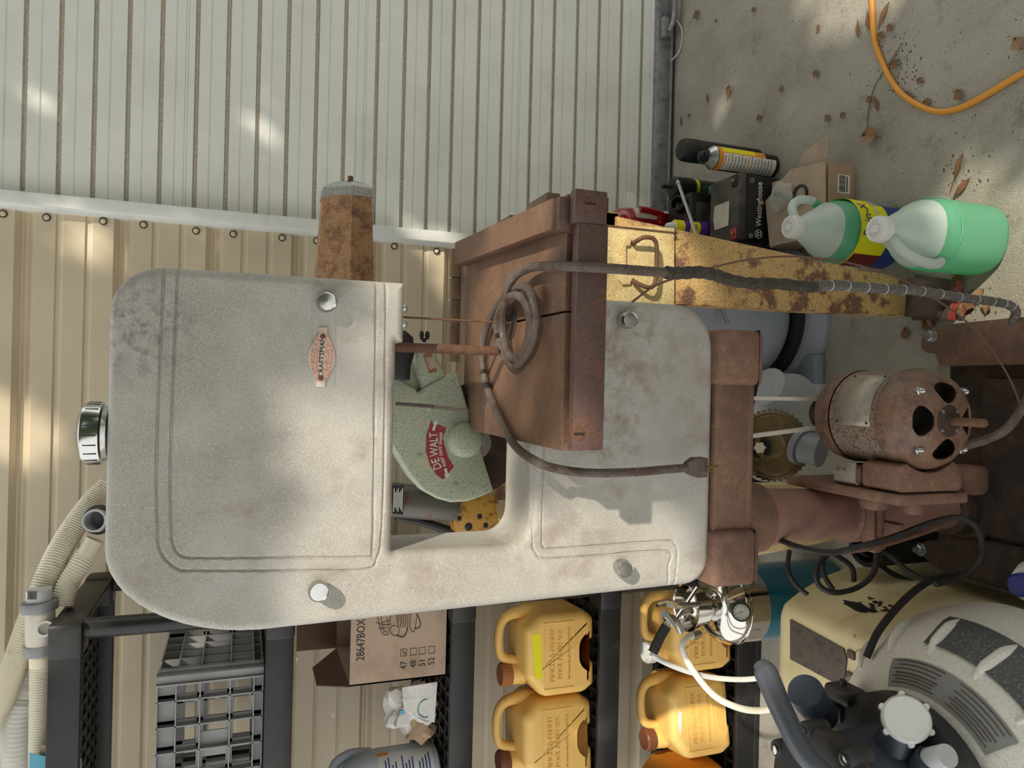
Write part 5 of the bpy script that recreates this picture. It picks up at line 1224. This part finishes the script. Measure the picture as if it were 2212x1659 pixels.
for k in range(8):
    a = 2*math.pi*k/8+.35; d = Vector((math.cos(a), math.sin(a), 0)); o = Vector((fcx, fcy, 0))+d*.104
    lg = mk('cover_lug', lathe([(.013, .655), (.014, .66), (.014, .692), (.012, .696)], o, (0, 0, 1), 14), m_valvd, vb)
    mk('cover_screw', lathe([(.0072, .695), (.0072, .700), (.004, .702)], o, (0, 0, 1), 14), m_chrome, vb)
h0, h1 = onz(1830, 1730, .715), onz(1655, 1455, .735)
dirh = (h1-h0).normalized(); side = Vector((-dirh.y, dirh.x, 0)).normalized()
mk('lever', tube([h0+dirh*.02, h0.lerp(h1, .35)+Vector((0, 0, .02)), h0.lerp(h1, .7)+Vector((0, 0, .012)), h1, h1+dirh*.018], [.014, .015, .017, .018, .010], 14, 8), m_handle, vb)
mk('lever_hub', lathe([(.055, .70), (.055, .712), (.045, .722), (.0001, .725)], (fcx, fcy, 0), (0, 0, 1), 32), m_valvd, vb)
t0 = onz(1775, 1545, .60); t1 = onz(1738, 1492, .66)
mk('threaded_port', tube([t0, t0.lerp(t1, .5), t1], .034, 24, 10, rf=lambda f, i: .026+(.0014*(i % 2) if f > .45 else 0)), m_valve, vb)
cw = onz(1960, 1552, .60); nd = Vector((.42, -.62, .55)).normalized()
o = Vector((fcx, fcy, .60)); cb_ = cw-nd*.03
mk('side_port', cyl(o, cb_, .028, 24), m_valve, vb)
wcap = mk('white_cap', lathe([(.030, 0), (.032, .003), (.032, .022), (.029, .027), (.0001, .028)], cb_, nd, 36), m_capw, vb)
a_, b_, _ = basis(nd)
for k in range(6):
    t = k*math.pi/3+.3; d = a_*math.cos(t)+b_*math.sin(t); mk('cap_lug', cyl(cb_+d*.0325+nd*.004, cb_+d*.0325+nd*.022, .0045, 10), m_capw, wcap)
g0 = onz(2010, 1640, .58); mk('sight_glass', cyl(g0, g0+Vector((.02, -.03, .005)), .015, 20), m_lgrey, vb); mk('sight_socket', cyl(o+Vector((.03, -.04, -.02)), g0, .020, 20), m_valve, vb)
# ------------------------------------------------------------------ white bottle with a blue cap at the base
wbx = onz(2222, 1262, .25)
wbt = thing('white_bottle', (wbx.x, wbx.y, 0), 'white plastic bottle with a blue cap at the foot of the band saw', 'bottle')
mk('body', lathe([(.035, .101), (.040, .106), (.041, .20), (.038, .235), (.028, .255), (.018, .26)], (wbx.x, wbx.y, 0), (0, 0, 1), 28), m_capw, wbt)
mk('cap', lathe([(.019, .255), (.020, .258), (.019, .275), (.015, .279)], (wbx.x, wbx.y, 0), (0, 0, 1), 24), m_blue, wbt)
mk('blue_band', lathe([(.0415, .14), (.0415, .18)], (wbx.x, wbx.y, 0), (0, 0, 1), 28, cap=False), m_blue, wbt)
# ------------------------------------------------------------------ grey tank and pool pump between the legs
gt = thing('grey_tank', (.203, 1.80, 0), 'round grey-white pressure tank on a ring base behind the yellow leg', 'tank')
mk('shell', lathe([(.10, .055), (.15, .075), (.178, .11), (.192, .16), (.195, .22), (.195, .44), (.18, .52), (.13, .58), (.05, .60)], (.203, 1.80, 0), (0, 0, 1), 56), m_tank, gt)
mk('ring_base', lathe([(.218, 0), (.218, .012), (.200, .028), (.172, .050), (.165, .05), (.165, .0)], (.203, 1.80, 0), (0, 0, 1), 56), m_tank, gt)
mk('base_gasket', lathe([(.176, .048), (.186, .058), (.183, .085), (.165, .085)], (.203, 1.80, 0), (0, 0, 1), 56, cap=False), m_blackm, gt)
fa = [onz(*q, .02) for q in ((1642, 815), (1640, 850), (1755, 845), (1750, 800))]
mk('base_tab', join(box(-.055, .10, 1.60, 1.86, .0, .035, .006), box(-.055, -.045, 1.60, 1.86, 0, .07, .003)), m_tank, gt)
for y in (1.66, 1.80): mk('tab_hole', lathe([(.012, 0), (.0001, .0)], (.0, y, .0355), (0, 0, 1), 16), m_darkp, gt)
pm = thing('pool_pump', (-.15, 1.52, 0), 'pale grey pool pump with a large smoky amber strainer lid', 'pool pump')
lc = at(1668, 962, 1.46); ln_ = Vector((.10, -.72, .62)).normalized()
lid = mk('strainer_lid', lathe([(.074, -.02), (.080, -.016), (.084, -.012), (.084, .006), (.078, .012), (.074, .010), (.070, .014), (.030, .018), (.020, .012), (.0001, .012)], lc, ln_, 48), m_lid, pm)
a_, b_, _ = basis(ln_)
for k in range(40):
    t = 2*math.pi*k/40; d = a_*math.cos(t)+b_*math.sin(t)
    if k == 0: lr = mk('lid_lug', box(-.0022, .0022, -.003, .003, -.010, .008), m_lid, lid, smooth=False, origin=(0, 0, 0)); 
    else: lr = lr.copy(); col.objects.link(lr); lr.parent = lid
    lr.location = lc+d*.0845-WL[lid]; lr.rotation_euler = ln_.to_track_quat('Z', 'Y').to_euler()
star = []
for k in range(12):
    t = 2*math.pi*k/12; r = .015 if k % 2 == 0 else .0115; star.append((r*math.cos(t), r*math.sin(t)))
sc0 = lc-a_*0+ln_*.012+Vector((-.006, 0, .025))*0
sp_ = at(1641, 967, 1.452); sp_ = lc+(sp_-lc)-ln_*((sp_-lc).dot(ln_))+ln_*.014
mk('lid_socket', lathe([(.026, .0), (.026, .003), (.0001, .003)], sp_, ln_, 24), m_blackm, pm)
mk('star_knob', prism(star, sp_+ln_*.003, a_, b_, .012, .003), m_pvc, pm)
mk('pump_pot', cyl(lc-ln_*.16, lc-ln_*.015, .078, 32), m_lgrey, pm)
uq = at(1700, 845, 1.60)
mk('volute', join(cyl((-.04, 1.58, .12), (-.04, 1.70, .12), .085, 28), box(-.10, .02, 1.58, 1.72, .0, .05, .008), cyl(at(1655, 835, 1.6), at(1700, 870, 1.62), .055, 20)), m_lgrey, pm)
mk('union', join(cyl(at(1735, 965, 1.40), at(1775, 975, 1.36), .038, 24), cyl(at(1728, 962, 1.41), at(1740, 967, 1.395), .045, 24)), m_greyp, pm)
mk('pot_hose', tube([at(*q) for q in ((1560, 890, 1.5), (1598, 950, 1.48), (1600, 1010, 1.47), (1625, 1045, 1.46), (1680, 1055, 1.45))], .013, 10), m_rubber, pm)
mk('upright_hose', tube([at(1632, 790, 1.55), at(1618, 860, 1.55), at(1605, 915, 1.53)], .016, 10), m_rubber, pm)
# ------------------------------------------------------------------ black cables in the dark corner
def cable(name, pts, r, label, mat=m_rubber, cat='cable'):
    o = mk(name, tube([at(*q) for q in pts], r, 8, 7), mat); tag(o, label, cat); return o
cable('black_cable', [(1660, 1155, 1.12), (1720, 1180, 1.04), (1790, 1194, 1.0), (1860, 1180, .97), (1930, 1160, .96), (2010, 1130, .95), (2070, 1118, .93), (2105, 1135, .92), (2120, 1170, .92), (2118, 1210, .93), (2080, 1245, .95), (2020, 1262, .95)], .0055, 'shiny black cable curving under the pedestal pipe')
cable('rusty_chain', [(1820, 1192, 1.02), (1880, 1184, 1.0), (1950, 1165, .99), (2040, 1135, .98)], .0045, 'rusty brown twisted chain beside the black cable', m_rust, 'chain')
cable('black_cable', [(2090, 1240, 1.0), (2020, 1250, .99), (1960, 1290, .98), (1900, 1360, .97), (1872, 1420, .97)], .0062, 'black cable hanging over the cream pump housing')
cable('black_cable', [(1705, 1190, 1.30), (1702, 1230, 1.28), (1718, 1262, 1.26), (1745, 1285, 1.24)], .005, 'dusty thin cable curling in front of the teal tank')
cable('black_cable', [(1795, 1190, 1.22), (1765, 1225, 1.21), (1768, 1262, 1.20), (1800, 1280, 1.18), (1850, 1270, 1.17), (1885, 1240, 1.17), (1893, 1195, 1.18), (1880, 1170, 1.2)], .0058, 'looped frayed black cable above the cream pump housing')
cable('black_cable', [(1775, 1190, 1.32), (1780, 1240, 1.30), (1800, 1275, 1.28)], .0055, 'straight black cable end beside the looped cable')
cable('black_cable', [(1800, 1195, 1.30), (1840, 1225, 1.28), (1845, 1265, 1.27)], .0055, 'black cable crossing behind the looped cable')
cable('black_cable', [(1840, 1180, 1.28), (1880, 1205, 1.26), (1930, 1240, 1.24), (1980, 1262, 1.2)], .0055, 'black cable slanting towards the base casting')
cable('black_cable', [(1870, 1172, 1.2), (1920, 1200, 1.17), (1965, 1235, 1.13), (2005, 1255, 1.1)], .0052, 'upper black cable trailing onto the base casting')
# ------------------------------------------------------------------ the band saw's own power cord
ZC = ZT+.008
pc = thing('power_cord', (.1, .95, ZT), 'dusty brown power cord coiled on the saw table with its plug hanging', 'power cord')
def T(x, y, z=0.0): return onz(x, y, ZC+z)
coil = [(1112, 962, .0), (1078, 900, 0), (1050, 830, 0), (1041, 770, .002), (1050, 712, .004), (1075, 660, .008), (1105, 628, .012), (1135, 620, .014), (1152, 645, .012), (1158, 690, .006), (1150, 740, .002), (1130, 775, 0), (1112, 790, 0), (1092, 775, 0), (1078, 735, 0), (1075, 690, .006), (1092, 650, .016), (1115, 638, .020), (1136, 655, .018), (1146, 695, .012), (1140, 740, .006), (1122, 770, .004), (1105, 772, .006), (1092, 750, .008), (1086, 710, .012), (1088, 660, .020), (1098, 618, .022), (1118, 592, .016), (1150, 577, .010), (1200, 575, .006)]
up_ = [T(*q) for q in coil]
lead = [at(*q) for q in ((1490, 1010, .985), (1440, 1014, .985), (1380, 1019, .985), (1310, 1022, .985), (1250, 1020, .99), (1200, 1012, .992), (1160, 998, .98))]
over = [at(*q) for q in ((1260, 577, .860), (1300, 579, .850), (1360, 583, .855), (1440, 589, .865))]
mk('cord', tube(lead+up_+over, .0066, 10, 6), m_cord, pc)
tp = [at(*q) for q in ((1438, 589, .865), (1470, 590, .868), (1510, 588, .872), (1545, 594, .878), (1575, 604, .884), (1620, 612, .890), (1680, 613, .90), (1740, 619, .91), (1765, 620, .915))]
mk('tape_wrap', tube(tp, .0088, 10, 6, rf=lambda f, i: .0086+.0007*math.sin(i*1.7)), m_tape, pc)
dn = [at(*q) for q in ((1760, 620, .914), (1800, 616, .92), (1860, 620, .932), (1920, 625, .945), (1980, 628, .955), (2040, 637, .97), (2100, 646, .98), (2150, 652, .985), (2182, 660, .985), (2195, 675, .99), (2188, 700, 1.0), (2215, 715, .99))]
lower = mk('lower_cord', tube(dn, .0082, 10, 6), m_gtape, pc)
P = spline(dn, 6)
for i in range(3, len(P)-14, 2):
    d = (P[i+1]-P[i]).normalized()
    mk('tape_ridge', lathe([(.0083, -.0009), (.0089, 0), (.0083, .0009)], P[i], d, 10, cap=False), m_lgrey if i % 4 == 1 else m_gtape, lower)
pe = at(1487, 1010, .985); q1 = at(1530, 1008, .985); dd = (q1-pe).normalized(); s_ = Vector((0, -1, 0)); n_ = dd.cross(s_).normalized()
def obox(c, d, n, s, l0, l1, wn, ws, wn2=None, ws2=None):
    wn2 = wn2 or wn; ws2 = ws2 or ws; V = []
    for l, a, b in ((l0, wn, ws), (l1, wn2, ws2)):
        for i, j in ((-1, -1), (1, -1), (1, 1), (-1, 1)): V.append(c+d*l+n*a*i+s*b*j)
    return V, [(0, 1, 2, 3), (4, 7, 6, 5), (0, 4, 5, 1), (1, 5, 6, 2), (2, 6, 7, 3), (3, 7, 4, 0)]
plg = mk('plug', join(obox(pe, dd, n_, s_, -.004, .010, .008, .007, .015, .010), obox(pe, dd, n_, s_, .010, .028, .015, .010), obox(pe, dd, n_, s_, .028, .030, .015, .010, .012, .008)), m_cord, pc)
for k in (-1, 1): mk('prong', obox(pe+n_*.0062*k+s_*.002*k, dd, n_, s_, .029, .046, .0008, .003), m_brass, plg, smooth=False)
mk('ground_pin', cyl(pe+dd*.029-n_*.0+s_*.006, pe+dd*.050+s_*.006, .0024, 8), m_brass, plg)
# motor lead and thin stray wires
o = mk('motor_lead', tube([at(*q) for q in ((2062, 972, .95), (2090, 962, .92), (2130, 950, .90), (2170, 930, .88), (2200, 895, .87), (2225, 850, .86))], .0075, 10), m_cord); tag(o, 'thick brown rubber lead leaving the motor', 'cable')
o = mk('stray_wire', tube([at(*q) for q in ((1366, 652, 1.04), (1410, 620, 1.0), (1455, 602, 1.0), (1520, 583, 1.02), (1610, 562, 1.04), (1700, 554, 1.05), (1790, 560, 1.05), (1870, 577, 1.04), (1950, 605, 1.03), (2010, 640, 1.01), (2070, 680, .99), (2120, 728, .965), (2165, 790, .94), (2195, 850, .92), (2206, 895, .90))], .0018, 6), m_twig); tag(o, 'thin brown wire bowing in front of the yellow leg', 'wire')
# ------------------------------------------------------------------ unseen tree added to block the sun, foliage opened where sun should land
tree = thing('shade_tree', (2.9, -2.6, 0), 'unseen leafy tree added to block the sun, with gaps shaped for the sunlit patches', 'tree')
mk('trunk', tube([(2.9, -2.6, 0), (2.8, -2.5, 1.2), (2.6, -2.3, 2.4), (2.4, -2.1, 3.4)], [.16, .13, .10, .06], 12), m_bark, tree)
for e in ((1.2, -1.4, 3.6), (2.9, -1.0, 3.2), (1.4, -3.0, 4.0), (3.6, -2.2, 3.5), (2.0, -1.6, 4.4)):
    mk('branch', tube([(2.6, -2.3, 2.4), Vector((2.6, -2.3, 2.4)).lerp(Vector(e), .5)+Vector((0, 0, .15)), e], [.05, .035, .012], 8), m_bark, tree)
SUN_GAPS = [((-.30, 1.05, 1.30), .085), ((-.17, 1.05, 1.30), .085), ((-.06, 1.05, 1.28), .085), ((.04, 1.05, 1.24), .05), ((-.31, 1.05, 1.15), .09), ((-.31, 1.05, 1.02), .085), ((-.29, 1.05, .88), .09), ((.10, 1.17, 1.08), .13), ((.20, 1.10, 1.08), .11), ((.0, 1.12, 1.08), .08), ((.25, 1.29, .72), .08),  # chosen sunlit spots; leaves along the rays to them are left out
        ((.33, 1.10, .04), .11), ((.20, 1.05, 0), .08), ((1.48, 1.15, 0), .42), ((.48, 1.20, 0), .035), (tuple(onz(1560, 215, 0)), .025), (tuple(at(550, 270, 2.4)), .022), (tuple(at(575, 210, 2.4)), .012), (tuple(at(60, 190, 2.4)), .02), (tuple(at(965, 560, 2.4)), .07), (tuple(at(180, 520, 2.4)), .05),
        (tuple(at(655, 1505, 2.4)), .07), (tuple(onz(1680, 1600, 0)), .10), (tuple(at(10, 920, 2.4)), .08)]
ctr = Vector((.1, 1.4, .9)); A_, B_, _ = basis(SUN)
V = []; Fc = []
rs = np.random.RandomState(11)
GP = [(Vector(p), r) for p, r in SUN_GAPS]
for i in range(48000):
    u, v = rs.uniform(-3.0, 3.0), rs.uniform(-2.8, 2.8); dist = rs.uniform(2.9, 3.9)
    c = ctr+A_*u+B_*v+SUN*dist
    s = rs.uniform(.05, .085); hit = False
    for p, r in GP:
        q = c-p; q = q-SUN*q.dot(SUN)
        if q.length < r+s*.55: hit = True; break
    if hit: continue
    n = (SUN+Vector(rs.uniform(-.45, .45, 3))).normalized(); a, b, _ = basis(n); t = rs.uniform(0, 6.28); d = a*math.cos(t)+b*math.sin(t); e = n.cross(d)
    k = len(V); V += [c-d*s, c+e*s*.55, c+d*s*1.1, c-e*s*.55]; Fc.append((k, k+1, k+2, k+3))
fo = mk('foliage', (V, Fc), m_foliage, tree, smooth=False); fo['kind'] = 'stuff'
